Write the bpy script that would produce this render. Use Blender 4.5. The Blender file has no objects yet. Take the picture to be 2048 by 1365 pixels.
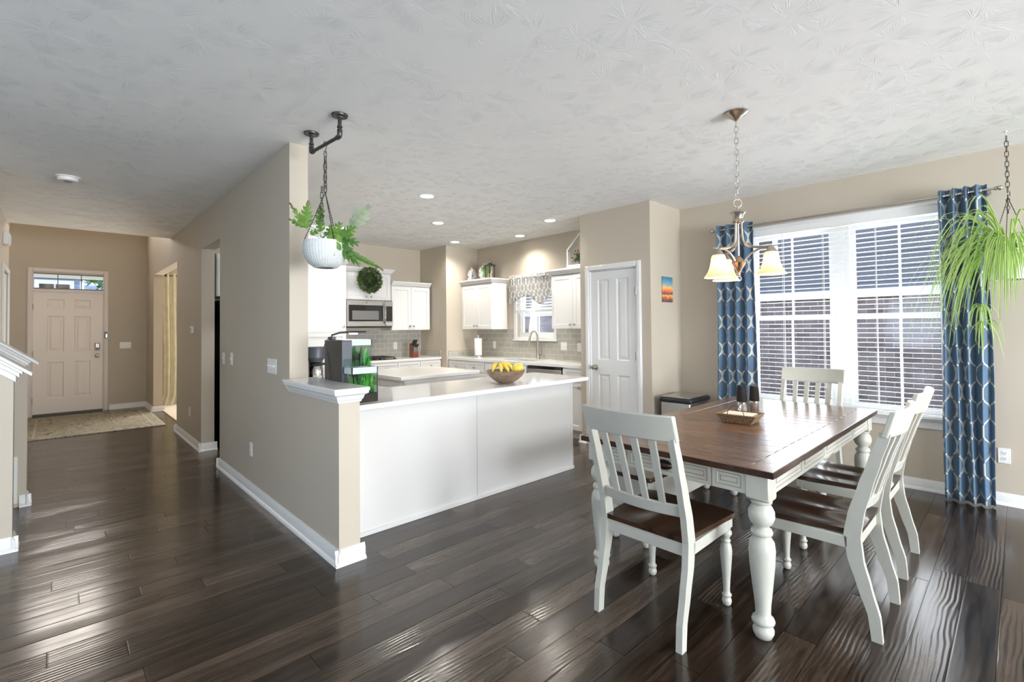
import bpy, math, random
from math import pi, sin, cos, radians, sqrt, atan2, hypot
from mathutils import Matrix, Vector
SC = bpy.context.scene
COL = SC.collection

# ------------------------------------------------------------------ camera
H = 1.38845                       # eye height, metres; the camera stands at x = y = 0
PITCH, ROLL, YAW, FPX = 0.0187021, -0.0092058, 0.7582574, 962.686
PPX, PPY = 1024.0, 637.352        # principal point in the 2048 x 1365 frame
def cam_ray(cx, cy, cz):
    r = cos(ROLL)*cx - sin(ROLL)*cy; u = sin(ROLL)*cx + cos(ROLL)*cy; w = -cz
    f = cos(PITCH)*w - sin(PITCH)*u; up = sin(PITCH)*w + cos(PITCH)*u
    return Vector((sin(YAW)*f + cos(YAW)*r, cos(YAW)*f - sin(YAW)*r, up))
cd = bpy.data.cameras.new('camera'); cam = bpy.data.objects.new('camera', cd); COL.objects.link(cam)
bx_, by_, bz_ = cam_ray(1, 0, 0), cam_ray(0, 1, 0), cam_ray(0, 0, 1)
cam.matrix_world = Matrix(((bx_.x, by_.x, bz_.x, 0), (bx_.y, by_.y, bz_.y, 0), (bx_.z, by_.z, bz_.z, H), (0, 0, 0, 1)))
cd.sensor_fit = 'HORIZONTAL'; cd.sensor_width = 36; cd.lens = 36*FPX/2048
cd.shift_x = 0; cd.shift_y = -(682.5 - PPY)/2048; cd.clip_start = 0.05; cd.clip_end = 200
SC.camera = cam

# ------------------------------------------------------------------ view, world, daylight
SC.view_settings.view_transform = 'Standard'; SC.view_settings.look = 'None'
SC.view_settings.gamma = 1; SC.view_settings.use_curve_mapping = False
SC.view_settings.exposure = 0.84
cy_ = SC.cycles
cy_.use_denoising = True; cy_.max_bounces = 10; cy_.diffuse_bounces = 6; cy_.glossy_bounces = 4
cy_.transmission_bounces = 8; cy_.transparent_max_bounces = 16; cy_.caustics_reflective = False; cy_.caustics_refractive = False
cy_.sample_clamp_indirect = 6.0
W = bpy.data.worlds.new('sky'); SC.world = W; W.use_nodes = True
nt = W.node_tree; nt.nodes.clear()
wo = nt.nodes.new('ShaderNodeOutputWorld'); bg = nt.nodes.new('ShaderNodeBackground')
tc = nt.nodes.new('ShaderNodeTexCoord'); sp = nt.nodes.new('ShaderNodeSeparateXYZ'); cr = nt.nodes.new('ShaderNodeValToRGB')
nt.links.new(tc.outputs['Generated'], sp.inputs[0]); nt.links.new(sp.outputs['Z'], cr.inputs[0])
cr.color_ramp.elements[0].position = 0.0; cr.color_ramp.elements[0].color = (0.86, 0.90, 0.95, 1)
cr.color_ramp.elements[1].position = 0.6; cr.color_ramp.elements[1].color = (0.42, 0.60, 0.95, 1)
nt.links.new(cr.outputs[0], bg.inputs[0]); nt.links.new(bg.outputs[0], wo.inputs[0]); bg.inputs[1].default_value = 2.7

def add_light(name, kind, loc, rot, energy, color=(1, 1, 1), size=None, size_y=None, **kw):
    l = bpy.data.lights.new(name, kind); o = bpy.data.objects.new(name, l); COL.objects.link(o)
    o.location = loc; o.rotation_euler = rot; l.energy = energy; l.color = color
    if size is not None and kind == 'AREA':
        l.shape = 'RECTANGLE' if size_y else 'SQUARE'; l.size = size
        if size_y: l.size_y = size_y
    for k, v in kw.items(): setattr(l, k, v)
    return o
# sun from behind the house (reaches the street side and the neighbour's roof, not the rooms)
add_light('sun', 'SUN', (0, 0, 10), (radians(50), 0, radians(150)), 1.6, (1.0, 0.95, 0.88), angle=0.01)
# daylight entering through the openings of the outer walls
DAY = (0.91, 0.955, 1.0)
add_light('daylight_patio_door', 'AREA', (2.5, -5.8, 1.25), (radians(116), 0, 0), 405, DAY, 3.1, 2.1)
add_light('daylight_back_window', 'AREA', (-1.7, -5.8, 1.45), (radians(108), 0, 0), 70, DAY, 2.5, 1.5)
add_light('daylight_left_window', 'AREA', (-3.70, 0.8, 1.5), (radians(124), 0, radians(-90)), 48, (0.52, 0.74, 1.0), 2.8, 1.6)
add_light('daylight_dining_window', 'AREA', (5.60, 1.145, 1.5), (radians(102), 0, radians(90)), 36, DAY, 1.5, 1.6)
add_light('daylight_foyer_window', 'AREA', (0.15, 11.3, 3.75), (radians(-90), 0, 0), 34, (1.0, 0.84, 0.64), 1.1, 1.4)
add_light('daylight_kitchen_window', 'AREA', (5.55, 5.05, 1.65), (radians(100), 0, radians(90)), 10, DAY, 0.75, 0.8)
add_light('daylight_front_room', 'AREA', (2.9, 11.02, 1.5), (radians(-90), 0, 0), 70, (1.0, 0.96, 0.88), 1.4, 1.6)

# ------------------------------------------------------------------ node and material helpers
def srgb(r, g, b):
    f = lambda c: (c/255/12.92) if c/255 <= 0.04045 else ((c/255 + 0.055)/1.055)**2.4
    return (f(r), f(g), f(b), 1)
def new_mat(name):
    m = bpy.data.materials.new(name); m.use_nodes = True
    t = m.node_tree; b = t.nodes['Principled BSDF']
    return m, t, b
class NB:                                  # small node builder
    def __init__(s, t): s.t = t
    def n(s, kind, **kw):
        x = s.t.nodes.new(kind)
        for k, v in kw.items(): setattr(x, k, v)
        return x
    def link(s, a, b): s.t.links.new(a, b)
    def put(s, sock, v):
        if hasattr(v, 'links') or hasattr(v, 'is_linked'): s.t.links.new(v, sock)
        else: sock.default_value = v
    def m(s, op, a, b=0.0, c=0.0, clamp=False):
        x = s.n('ShaderNodeMath', operation=op, use_clamp=clamp)
        s.put(x.inputs[0], a); s.put(x.inputs[1], b)
        if op in ('MULTIPLY_ADD', 'COMPARE', 'SMOOTH_MIN', 'WRAP'): s.put(x.inputs[2], c)
        return x.outputs[0]
    def obj(s):
        return s.n('ShaderNodeTexCoord').outputs['Object']
    def geo(s):
        return s.n('ShaderNodeNewGeometry').outputs['Position']
    def sep(s, v):
        x = s.n('ShaderNodeSeparateXYZ'); s.link(v, x.inputs[0]); return x.outputs
    def comb(s, a, b, c=0.0):
        x = s.n('ShaderNodeCombineXYZ'); s.put(x.inputs[0], a); s.put(x.inputs[1], b); s.put(x.inputs[2], c); return x.outputs[0]
    def noise(s, v, scale, detail=2.0, rough=0.5, dist=0.0):
        x = s.n('ShaderNodeTexNoise'); s.link(v, x.inputs['Vector']); x.inputs['Scale'].default_value = scale
        x.inputs['Detail'].default_value = detail; x.inputs['Roughness'].default_value = rough; x.inputs['Distortion'].default_value = dist
        return x.outputs[0]
    def scale(s, v, sc):
        x = s.n('ShaderNodeMapping'); s.link(v, x.inputs[0]); x.inputs['Scale'].default_value = sc; return x.outputs[0]
    def ramp(s, f, stops, interp='LINEAR'):
        x = s.n('ShaderNodeValToRGB'); s.link(f, x.inputs[0]); r = x.color_ramp; r.interpolation = interp
        while len(r.elements) < len(stops): r.elements.new(0.5)
        for e, (p, c) in zip(r.elements, stops): e.position = p; e.color = c if len(c) == 4 else (*c, 1)
        return x.outputs[0]
    def mix(s, f, a, b, mode='MIX'):
        x = s.n('ShaderNodeMix', data_type='RGBA', blend_type=mode)
        s.put(x.inputs[0], f); s.put(x.inputs[6], a); s.put(x.inputs[7], b); return x.outputs[2]
    def bump(s, h, strength, dist, normal=None):
        x = s.n('ShaderNodeBump'); s.put(x.inputs['Height'], h); x.inputs['Strength'].default_value = strength
        x.inputs['Distance'].default_value = dist
        if normal is not None: s.link(normal, x.inputs['Normal'])
        return x.outputs[0]
MATS = {}
def pbr(name, col, rough=0.5, metal=0.0, spec=0.5, bump=None, var=None, coat=0.0, trans=0.0, emit=None, sub=0.0):
    if name in MATS: return MATS[name]
    m, t, b = new_mat(name); k = NB(t)
    b.inputs['Base Color'].default_value = col; b.inputs['Roughness'].default_value = rough
    b.inputs['Metallic'].default_value = metal; b.inputs['Specular IOR Level'].default_value = spec
    b.inputs['Coat Weight'].default_value = coat; b.inputs['Transmission Weight'].default_value = trans
    if emit: b.inputs['Emission Color'].default_value = emit[0]; b.inputs['Emission Strength'].default_value = emit[1]
    if var:
        n = k.noise(k.scale(k.obj(), var[2] if len(var) > 2 else (1, 1, 1)), var[0], 4)
        a = tuple(min(1, c*(1 - var[1])) for c in col[:3]) + (1,); c2 = tuple(min(1, c*(1 + var[1])) for c in col[:3]) + (1,)
        k.link(k.ramp(n, [(0.3, a), (0.7, c2)]), b.inputs['Base Color'])
    if bump:
        n = k.noise(k.scale(k.obj(), bump[2] if len(bump) > 2 else (1, 1, 1)), bump[0], 3)
        k.link(k.bump(n, bump[1], 0.002), b.inputs['Normal'])
    MATS[name] = m
    return m

# ------------------------------------------------------------------ mesh builder
class MB:
    def __init__(s, M=None): s.v = []; s.f = []; s.uv = []; s.M = M or Matrix()
    def add(s, vs, fs, uvs=None, M=None):
        T = s.M @ M if M is not None else s.M
        o = len(s.v); s.v += [tuple(T @ Vector(p)) for p in vs]
        flip = T.to_3x3().determinant() < 0
        for i, f in enumerate(fs):
            g = [o + j for j in f]; u = list(uvs[i]) if uvs else [(0, 0)]*len(g)
            if flip: g.reverse(); u.reverse()
            s.f.append(g); s.uv.append(u)
        return s
    def box(s, x0, x1, y0, y1, z0, z1, M=None):
        if x0 > x1: x0, x1 = x1, x0
        if y0 > y1: y0, y1 = y1, y0
        if z0 > z1: z0, z1 = z1, z0
        v = [(x0, y0, z0), (x1, y0, z0), (x1, y1, z0), (x0, y1, z0), (x0, y0, z1), (x1, y0, z1), (x1, y1, z1), (x0, y1, z1)]
        return s.add(v, [(0, 3, 2, 1), (4, 5, 6, 7), (0, 1, 5, 4), (1, 2, 6, 5), (2, 3, 7, 6), (3, 0, 4, 7)], M=M)
    def prism(s, pts, a0, a1, axis='y', M=None):      # outline extruded along an axis; pts are (x,z) for y, (y,z) for x, (x,y) for z
        n = len(pts)
        ar = sum(pts[i][0]*pts[(i+1) % n][1] - pts[(i+1) % n][0]*pts[i][1] for i in range(n))
        if ar < 0: pts = pts[::-1]
        def P(p, a):
            return (p[0], a, p[1]) if axis == 'y' else ((a, p[0], p[1]) if axis == 'x' else (p[0], p[1], a))
        v = [P(p, a0) for p in pts] + [P(p, a1) for p in pts]
        f = [tuple(range(n))[::-1], tuple(range(n, 2*n))] + [(i, (i+1) % n, n + (i+1) % n, n + i) for i in range(n)]
        if (axis == 'y') == (a1 > a0): f = [tuple(reversed(q)) for q in f]
        return s.add(v, f, M=M)
    def lathe(s, prof, seg=24, c=(0, 0), M=None, z=0.0, closed=True):
        v = []; f = []; n = len(prof)
        for r, h in prof:
            for k in range(seg): a = 2*pi*k/seg; v.append((c[0] + max(r, 1e-5)*cos(a), c[1] + max(r, 1e-5)*sin(a), z + h))
        for i in range(n-1):
            for k in range(seg):
                k2 = (k+1) % seg; f.append((i*seg+k, i*seg+k2, (i+1)*seg+k2, (i+1)*seg+k))
        if closed:
            f.append(tuple(range(seg))[::-1]); f.append(tuple(range((n-1)*seg, n*seg)))
        if prof[0][1] > prof[-1][1]: f = [tuple(reversed(q)) for q in f]
        return s.add(v, f, M=M)
    def tube(s, path, r, seg=8, M=None, cap=True, loop=False):
        P = [Vector(p) for p in path]; n = len(P); R = r if isinstance(r, (list, tuple)) else [r]*n
        v = []; f = []; prev = None
        for i, p in enumerate(P):
            if loop: t = P[(i+1) % n] - P[i-1]
            else: t = P[min(i+1, n-1)] - P[max(i-1, 0)]
            t.normalize()
            if prev is None:
                a = Vector((0, 0, 1)) if abs(t.z) < 0.9 else Vector((1, 0, 0)); u = t.cross(a).normalized()
            else:
                u = prev - t*prev.dot(t)
                u = u.normalized() if u.length > 1e-6 else t.orthogonal().normalized()
            prev = u; w = t.cross(u)
            for k in range(seg): a = 2*pi*k/seg; v.append(tuple(p + (u*cos(a) + w*sin(a))*R[i]))
        m = n if loop else n-1
        for i in range(m):
            j = (i+1) % n
            for k in range(seg): k2 = (k+1) % seg; f.append((i*seg+k, i*seg+k2, j*seg+k2, j*seg+k))
        if cap and not loop: f.append(tuple(range(seg))[::-1]); f.append(tuple(range((n-1)*seg, n*seg)))
        return s.add(v, f, M=M)
    def strip(s, pts, wid, up=None, M=None):           # leaf blade: quads along pts with widths
        v = []; f = []; uv = []; n = len(pts)
        for i, p in enumerate(pts):
            p = Vector(p); t = (Vector(pts[min(i+1, n-1)]) - Vector(pts[max(i-1, 0)])).normalized()
            a = Vector(up) if up else Vector((0, 0, 1)); w = t.cross(a)
            w = w.normalized() if w.length > 1e-4 else Vector((1, 0, 0)); nn = w.cross(t)
            v += [tuple(p - w*wid[i]), tuple(p - nn*wid[i]*0.35), tuple(p + w*wid[i])]
        for i in range(n-1):
            a = 3*i; f += [(a, a+1, a+4, a+3), (a+1, a+2, a+5, a+4)]
            uv += [[(0, i/n), (.5, i/n), (.5, (i+1)/n), (0, (i+1)/n)], [(.5, i/n), (1, i/n), (1, (i+1)/n), (.5, (i+1)/n)]]
        return s.add(v, f, uv, M=M)
    def torus(s, R, r, seg=24, rs=8, M=None, sx=1.0, sy=1.0):
        return s.tube([(R*sx*cos(2*pi*i/seg), R*sy*sin(2*pi*i/seg), 0) for i in range(seg)], r, rs, M=M, loop=True)
    def slab(s, W_, Hh, T, rects, depth=0.008, slope=0.012, raised=0.0, rs=0.02, M=None, gap=0.012):
        """panelled board: front at y=0 facing -y, x 0..W_, z 0..Hh; recessed panels, with a raised field if wanted"""
        xs = sorted(set([0, W_] + [r[0] for r in rects] + [r[1] for r in rects]))
        zs = sorted(set([0, Hh] + [r[2] for r in rects] + [r[3] for r in rects]))
        v = []; f = []
        def q(*p): o = len(v); v.extend(p); f.append((o, o+1, o+2, o+3))
        for i in range(len(xs)-1):
            for j in range(len(zs)-1):
                cx, cz = (xs[i]+xs[i+1])/2, (zs[j]+zs[j+1])/2
                if not any(r[0] < cx < r[1] and r[2] < cz < r[3] for r in rects):
                    q((xs[i], 0, zs[j]), (xs[i+1], 0, zs[j]), (xs[i+1], 0, zs[j+1]), (xs[i], 0, zs[j+1]))
        def ring(a, ya, b, yb):
            A_ = [(a[0], ya, a[2]), (a[1], ya, a[2]), (a[1], ya, a[3]), (a[0], ya, a[3])]
            B_ = [(b[0], yb, b[2]), (b[1], yb, b[2]), (b[1], yb, b[3]), (b[0], yb, b[3])]
            for k in range(4): q(A_[k], A_[(k+1) % 4], B_[(k+1) % 4], B_[k])
        ins = lambda r, d: (r[0]+d, r[1]-d, r[2]+d, r[3]-d)
        for r in rects:
            a = ins(r, slope); ring(r, 0, a, depth); cur = a; y = depth
            if raised:
                b = ins(a, gap); ring(a, depth, b, depth); c = ins(b, rs); ring(b, depth, c, depth - raised); cur = c; y = depth - raised
            q((cur[0], y, cur[2]), (cur[1], y, cur[2]), (cur[1], y, cur[3]), (cur[0], y, cur[3]))
        q((0, T, 0), (0, T, Hh), (W_, T, Hh), (W_, T, 0)); q((0, 0, 0), (0, 0, Hh), (0, T, Hh), (0, T, 0))
        q((W_, 0, 0), (W_, T, 0), (W_, T, Hh), (W_, 0, Hh)); q((0, 0, 0), (0, T, 0), (W_, T, 0), (W_, 0, 0)); q((0, 0, Hh), (W_, 0, Hh), (W_, T, Hh), (0, T, Hh))
        return s.add(v, f, M=M)
    def build(s, name, mat, parent=None, bevel=0.0, smooth=True, seg=1, angle=40, weld=True):
        me = bpy.data.meshes.new(name); me.from_pydata(s.v, [], s.f); me.update()
        if any(any(c != (0, 0) for c in u) for u in s.uv):
            ul = me.uv_layers.new(name='UVMap'); i = 0
            for u in s.uv:
                for c in u: ul.data[i].uv = c; i += 1
        me.materials.append(mat)
        o = bpy.data.objects.new(name, me); COL.objects.link(o)
        if parent is not None:
            o.parent = parent; o.matrix_parent_inverse = parent.matrix_basis.inverted()
        if smooth:
            for p in me.polygons: p.use_smooth = True
            me.set_sharp_from_angle(angle=radians(angle))
        if bevel:
            b = o.modifiers.new('edge', 'BEVEL'); b.width = bevel; b.segments = seg; b.limit_method = 'ANGLE'; b.angle_limit = radians(50)
            b.harden_normals = False
        return o
def tag(o, label=None, cat=None, group=None, kind=None):
    for k, v in (('label', label), ('category', cat), ('group', group), ('kind', kind)):
        if v: o[k] = v
    return o
def thing(name, loc, label, cat, group=None, rz=0.0):
    e = bpy.data.objects.new(name, None); COL.objects.link(e); e.location = loc; e.rotation_euler = (0, 0, rz)
    e.empty_display_size = 0.1
    e.matrix_basis = Matrix.Translation(loc) @ Matrix.Rotation(rz, 4, 'Z')
    return tag(e, label, cat, group)
def copy_tree(o, parent=None):
    c = o.copy(); COL.objects.link(c)
    if parent is not None: c.parent = parent
    for ch in list(o.children): copy_tree(ch, c)
    return c
def place(x, y, z, rz=0): return Matrix.Translation((x, y, z)) @ Matrix.Rotation(rz, 4, 'Z')
RX, RY, RZ = (lambda a: Matrix.Rotation(a, 4, 'X')), (lambda a: Matrix.Rotation(a, 4, 'Y')), (lambda a: Matrix.Rotation(a, 4, 'Z'))
def TR(x, y, z): return Matrix.Translation((x, y, z))
def bez(p0, p1, p2, p3, n=12):
    out = []
    for i in range(n+1):
        t = i/n; a, b, c, d = (1-t)**3, 3*t*(1-t)**2, 3*t*t*(1-t), t**3
        out.append(tuple(a*p0[k] + b*p1[k] + c*p2[k] + d*p3[k] for k in range(3)))
    return out
def struct(name, mb, mat, parent=None, bevel=0.0, **kw):
    o = mb.build(name, mat, parent, bevel, **kw)
    if parent is None: o['kind'] = 'structure'
    return o
# ------------------------------------------------------------------ materials
def mat_wall():
    m, t, b = new_mat('greige wall paint'); k = NB(t)
    n = k.noise(k.geo(), 1.3, 3)
    k.link(k.ramp(n, [(0.3, (0.510, 0.452, 0.368, 1)), (0.7, (0.535, 0.476, 0.390, 1))]), b.inputs['Base Color'])
    b.inputs['Roughness'].default_value = 0.55; b.inputs['Specular IOR Level'].default_value = 0.35
    k.link(k.bump(k.noise(k.geo(), 180, 3), 0.12, 0.001), b.inputs['Normal']); return m
def mat_ceiling():
    m, t, b = new_mat('stomped ceiling'); k = NB(t)
    P = k.geo(); s = k.sep(P); xy = k.comb(s[0], s[1], 0.0)
    hs = []
    for sc, off, na in ((3.1, 0.0, 17.0), (3.4, 7.3, 20.0)):
        mp = k.n('ShaderNodeMapping'); k.link(xy, mp.inputs[0]); mp.inputs['Location'].default_value = (off, off*0.7, 0)
        vo = k.n('ShaderNodeTexVoronoi', voronoi_dimensions='2D'); k.link(mp.outputs[0], vo.inputs['Vector']); vo.inputs['Scale'].default_value = sc
        vo.inputs['Randomness'].default_value = 0.85
        sb = k.n('ShaderNodeVectorMath', operation='SUBTRACT'); k.link(mp.outputs[0], sb.inputs[0]); k.link(vo.outputs['Position'], sb.inputs[1])
        d = k.sep(sb.outputs[0])
        ang = k.m('ARCTAN2', d[1], d[0]); dist = k.m('MULTIPLY', vo.outputs['Distance'], 1.0)
        rnd = k.sep(vo.outputs['Color'])
        nz = k.noise(k.comb(k.m('MULTIPLY', ang, na), k.m('MULTIPLY', rnd[0], 57.0), k.m('MULTIPLY', dist, 1.6)), 1.0, 1.5, 0.6, 0.25)
        ridge = k.m('SUBTRACT', 1.0, k.m('MULTIPLY', k.m('ABSOLUTE', k.m('SUBTRACT', nz, 0.5)), 15.0), clamp=True)
        near = k.m('MULTIPLY', k.m('SUBTRACT', dist, 0.06), 6.0, clamp=True)
        far = k.m('SUBTRACT', 1.0, k.m('MULTIPLY', k.m('SUBTRACT', dist, 0.28), 4.5), clamp=True)
        gate = k.m('MULTIPLY', k.m('SUBTRACT', k.noise(k.comb(k.m('MULTIPLY', ang, 1.1), k.m('MULTIPLY', rnd[1], 31.0), 0.0), 1.0, 1), 0.44), 9.0, clamp=True)
        hs.append(k.m('MULTIPLY', k.m('MULTIPLY', ridge, near), k.m('MULTIPLY', far, gate)))
    h = k.m('MAXIMUM', hs[0], hs[1])
    h = k.m('ADD', h, k.m('MULTIPLY', k.noise(P, 40, 3), 0.18))
    b.inputs['Base Color'].default_value = (0.93, 0.93, 0.92, 1); b.inputs['Roughness'].default_value = 0.85; b.inputs['Specular IOR Level'].default_value = 0.15
    k.link(k.bump(h, 0.60, 0.0056), b.inputs['Normal']); return m
def mat_floor():
    m, t, b = new_mat('hand scraped dark plank floor'); k = NB(t)
    P = k.geo(); s = k.sep(P); x, y = s[0], s[1]
    PW, PL = 0.1345, 1.22
    yy = k.m('DIVIDE', k.m('ADD', y, -0.095), PW); row = k.m('FLOOR', yy); fy = k.m('SUBTRACT', yy, row)
    wn = k.n('ShaderNodeTexWhiteNoise', noise_dimensions='1D'); k.link(row, wn.inputs['W'])
    xx = k.m('ADD', k.m('DIVIDE', x, PL), k.m('MULTIPLY', wn.outputs['Value'], 7.0)); c = k.m('FLOOR', xx); fx = k.m('SUBTRACT', xx, c)
    w2 = k.n('ShaderNodeTexWhiteNoise', noise_dimensions='2D'); k.link(k.comb(row, c), w2.inputs['Vector']); rnd = w2.outputs['Value']
    ey = k.m('MULTIPLY', k.m('MINIMUM', fy, k.m('SUBTRACT', 1.0, fy)), PW); ex = k.m('MULTIPLY', k.m('MINIMUM', fx, k.m('SUBTRACT', 1.0, fx)), PL)
    edge = k.m('MINIMUM', ey, ex); seam = k.m('MULTIPLY', k.m('LESS_THAN', edge, 0.0013), 0.85); soft = k.m('SUBTRACT', 1.0, k.m('DIVIDE', edge, 0.006), clamp=True)
    off = k.m('MULTIPLY', rnd, 40.0)
    gr = k.noise(k.comb(k.m('MULTIPLY', x, 2.2), k.m('MULTIPLY', y, 30.0), off), 1.0, 5, 0.6, 0.3)
    bl = k.noise(k.comb(k.m('MULTIPLY', x, 1.8), k.m('MULTIPLY', y, 9.0), k.m('ADD', off, 9.0)), 1.0, 5, 0.6, 0.2)
    fine = k.noise(k.comb(k.m('MULTIPLY', x, 9.0), k.m('MULTIPLY', y, 160.0), off), 1.0, 4, 0.7)
    v = k.m('ADD', k.m('MULTIPLY', gr, 0.45), k.m('ADD', k.m('MULTIPLY', bl, 0.30), k.m('ADD', k.m('MULTIPLY', rnd, 0.22), k.m('MULTIPLY', fine, 0.20))))
    col = k.ramp(v, [(0.40, (0.010, 0.0055, 0.0036, 1)), (0.56, (0.032, 0.0195, 0.0125, 1)), (0.70, (0.074, 0.050, 0.035, 1)), (0.86, (0.165, 0.125, 0.095, 1))])
    col = k.mix(seam, col, (0.004, 0.003, 0.002, 1)); k.link(col, b.inputs['Base Color'])
    rg = k.ramp(gr, [(0.3, (0.15,)*3), (0.7, (0.27,)*3)]); k.link(rg, b.inputs['Roughness'])
    k.link(k.m('MULTIPLY', k.m('SUBTRACT', 1.0, seam), 0.5), b.inputs['Specular IOR Level']); k.link(k.m('MULTIPLY', k.m('SUBTRACT', 1.0, seam), 0.15), b.inputs['Coat Weight']); b.inputs['Coat Roughness'].default_value = 0.12
    # scraped ripples: wavy ridges running roughly with the boards, different in each board
    warp = k.noise(k.comb(k.m('MULTIPLY', x, 2.0), k.m('MULTIPLY', y, 5.0), off), 1.0, 2, 0.5)
    ph = k.m('ADD', k.m('MULTIPLY', y, 330.0), k.m('ADD', k.m('MULTIPLY', k.m('MULTIPLY', x, k.m('SUBTRACT', rnd, 0.5)), 60.0), k.m('MULTIPLY', warp, 22.0)))
    rip = k.m('SINE', ph)
    amp = k.ramp(k.noise(k.comb(k.m('MULTIPLY', x, 0.9), k.m('MULTIPLY', y, 2.2), k.m('MULTIPLY', rnd, 12.0)), 1.0, 2), [(0.44, (0.0,)*3), (0.60, (1.0,)*3)])
    amp = k.m('MULTIPLY', amp, k.m('MULTIPLY', k.m('SUBTRACT', rnd, 0.25), 3.0, clamp=True))
    low = k.noise(k.comb(k.m('MULTIPLY', x, 1.6), k.m('MULTIPLY', y, 18.0), off), 1.0, 2)
    h = k.m('ADD', k.m('MULTIPLY', k.m('MULTIPLY', rip, amp), 0.38), k.m('ADD', k.m('MULTIPLY', low, 1.1), k.m('MULTIPLY', fine, 0.0)))
    h = k.m('SUBTRACT', h, k.m('MULTIPLY', soft, 0.30))
    nb = k.bump(h, 0.55, 0.0016); k.link(nb, b.inputs['Normal']); k.link(nb, b.inputs['Coat Normal']); return m
def mat_wood(name, dark, light, sc=(2, 18, 18), rough=0.3, coat=0.2, planks=None):
    m, t, b = new_mat(name); k = NB(t); o = k.obj()
    n = k.noise(k.scale(o, sc), 1.0, 6, 0.6, 0.8); n2 = k.noise(k.scale(o, tuple(q*4 for q in sc)), 1.0, 4, 0.6)
    v = k.m('ADD', k.m('MULTIPLY', n, 0.75), k.m('MULTIPLY', n2, 0.25))
    col = k.ramp(v, [(0.33, dark), (0.68, light)]); hgt = n2
    if planks:                                            # (axis the boards are counted along, pitch, border axis, lo, hi)
        s = k.sep(o); ax, pitch, bax, lo, hi = planks
        q = k.m('DIVIDE', s[ax], pitch); fr = k.m('FRACT', k.m('ADD', q, 100.0)); e = k.m('MULTIPLY', k.m('MINIMUM', fr, k.m('SUBTRACT', 1.0, fr)), pitch)
        inside = k.m('MULTIPLY', k.m('GREATER_THAN', s[bax], lo), k.m('LESS_THAN', s[bax], hi))
        g1 = k.m('MULTIPLY', k.m('LESS_THAN', e, 0.0022), inside)
        d2 = k.m('MINIMUM', k.m('ABSOLUTE', k.m('SUBTRACT', s[bax], lo)), k.m('ABSOLUTE', k.m('SUBTRACT', s[bax], hi)))
        g = k.m('MAXIMUM', g1, k.m('LESS_THAN', d2, 0.0022))
        w = k.n('ShaderNodeTexWhiteNoise', noise_dimensions='1D'); k.link(k.m('FLOOR', q), w.inputs['W'])
        col = k.mix(k.m('MULTIPLY', k.m('MULTIPLY', w.outputs['Value'], inside), 0.35), col, light)
        col = k.mix(g, col, tuple(c*0.25 for c in dark[:3]) + (1,)); hgt = k.m('SUBTRACT', k.m('MULTIPLY', n2, 0.5), g)
    b.inputs['Specular IOR Level'].default_value = 0.35
    k.link(col, b.inputs['Base Color']); b.inputs['Roughness'].default_value = rough; b.inputs['Coat Weight'].default_value = coat; b.inputs['Coat Roughness'].default_value = 0.12
    k.link(k.bump(hgt, 0.25, 0.0012), b.inputs['Normal']); return m
def mat_quartz():
    m, t, b = new_mat('white speckled quartz'); k = NB(t)
    n = k.noise(k.geo(), 260, 2)
    k.link(k.ramp(n, [(0.30, (0.58, 0.56, 0.54, 1)), (0.40, (0.82, 0.81, 0.79, 1)), (0.72, (0.86, 0.85, 0.83, 1))]), b.inputs['Base Color'])
    b.inputs['Roughness'].default_value = 0.09; b.inputs['Specular IOR Level'].default_value = 0.6; return m
def mat_tile(name, ax):
    m, t, b = new_mat(name); k = NB(t); s = k.sep(k.geo())
    br = k.n('ShaderNodeTexBrick'); k.link(k.comb(s[ax], k.m('ADD', s[2], -0.915), 0.0), br.inputs['Vector'])
    br.inputs['Scale'].default_value = 1.0; br.inputs['Brick Width'].default_value = 0.153; br.inputs['Row Height'].default_value = 0.0765
    br.inputs['Mortar Size'].default_value = 0.0022; br.inputs['Mortar Smooth'].default_value = 0.2; br.inputs['Bias'].default_value = 0
    br.inputs['Color1'].default_value = (0.36, 0.345, 0.30, 1); br.inputs['Color2'].default_value = (0.41, 0.395, 0.35, 1); br.inputs['Mortar'].default_value = (0.66, 0.64, 0.59, 1)
    k.link(br.outputs['Color'], b.inputs['Base Color']); b.inputs['Roughness'].default_value = 0.12
    k.link(k.bump(k.m('SUBTRACT', 1.0, br.outputs['Fac']), 0.4, 0.002), b.inputs['Normal']); return m
def mat_brick():
    m, t, b = new_mat('brown outdoor brick'); k = NB(t); s = k.sep(k.geo())
    br = k.n('ShaderNodeTexBrick'); k.link(k.comb(s[1], s[2], 0.0), br.inputs['Vector'])
    br.inputs['Scale'].default_value = 1.0; br.inputs['Brick Width'].default_value = 0.23; br.inputs['Row Height'].default_value = 0.078
    br.inputs['Mortar Size'].default_value = 0.006; br.inputs['Bias'].default_value = -0.1
    br.inputs['Color1'].default_value = (0.13, 0.092, 0.078, 1); br.inputs['Color2'].default_value = (0.23, 0.17, 0.145, 1); br.inputs['Mortar'].default_value = (0.36, 0.32, 0.29, 1)
    n = k.noise(k.geo(), 2.6, 3); k.link(k.mix(k.ramp(n, [(0.4, (0,)*3), (0.75, (0.5,)*3)]), br.outputs['Color'], (0.33, 0.26, 0.235, 1)), b.inputs['Base Color'])
    b.inputs['Roughness'].default_value = 0.9; return m
def mat_siding(name, c, ax=2, pitch=0.115):
    m, t, b = new_mat(name); k = NB(t); s = k.sep(k.geo())
    f = k.m('FRACT', k.m('DIVIDE', s[ax], pitch)); col = k.mix(k.m('LESS_THAN', f, 0.10), c, tuple(q*0.45 for q in c[:3]) + (1,))
    k.link(col, b.inputs['Base Color']); b.inputs['Roughness'].default_value = 0.7
    k.link(k.bump(f, 0.6, 0.02), b.inputs['Normal']); return m
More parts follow.
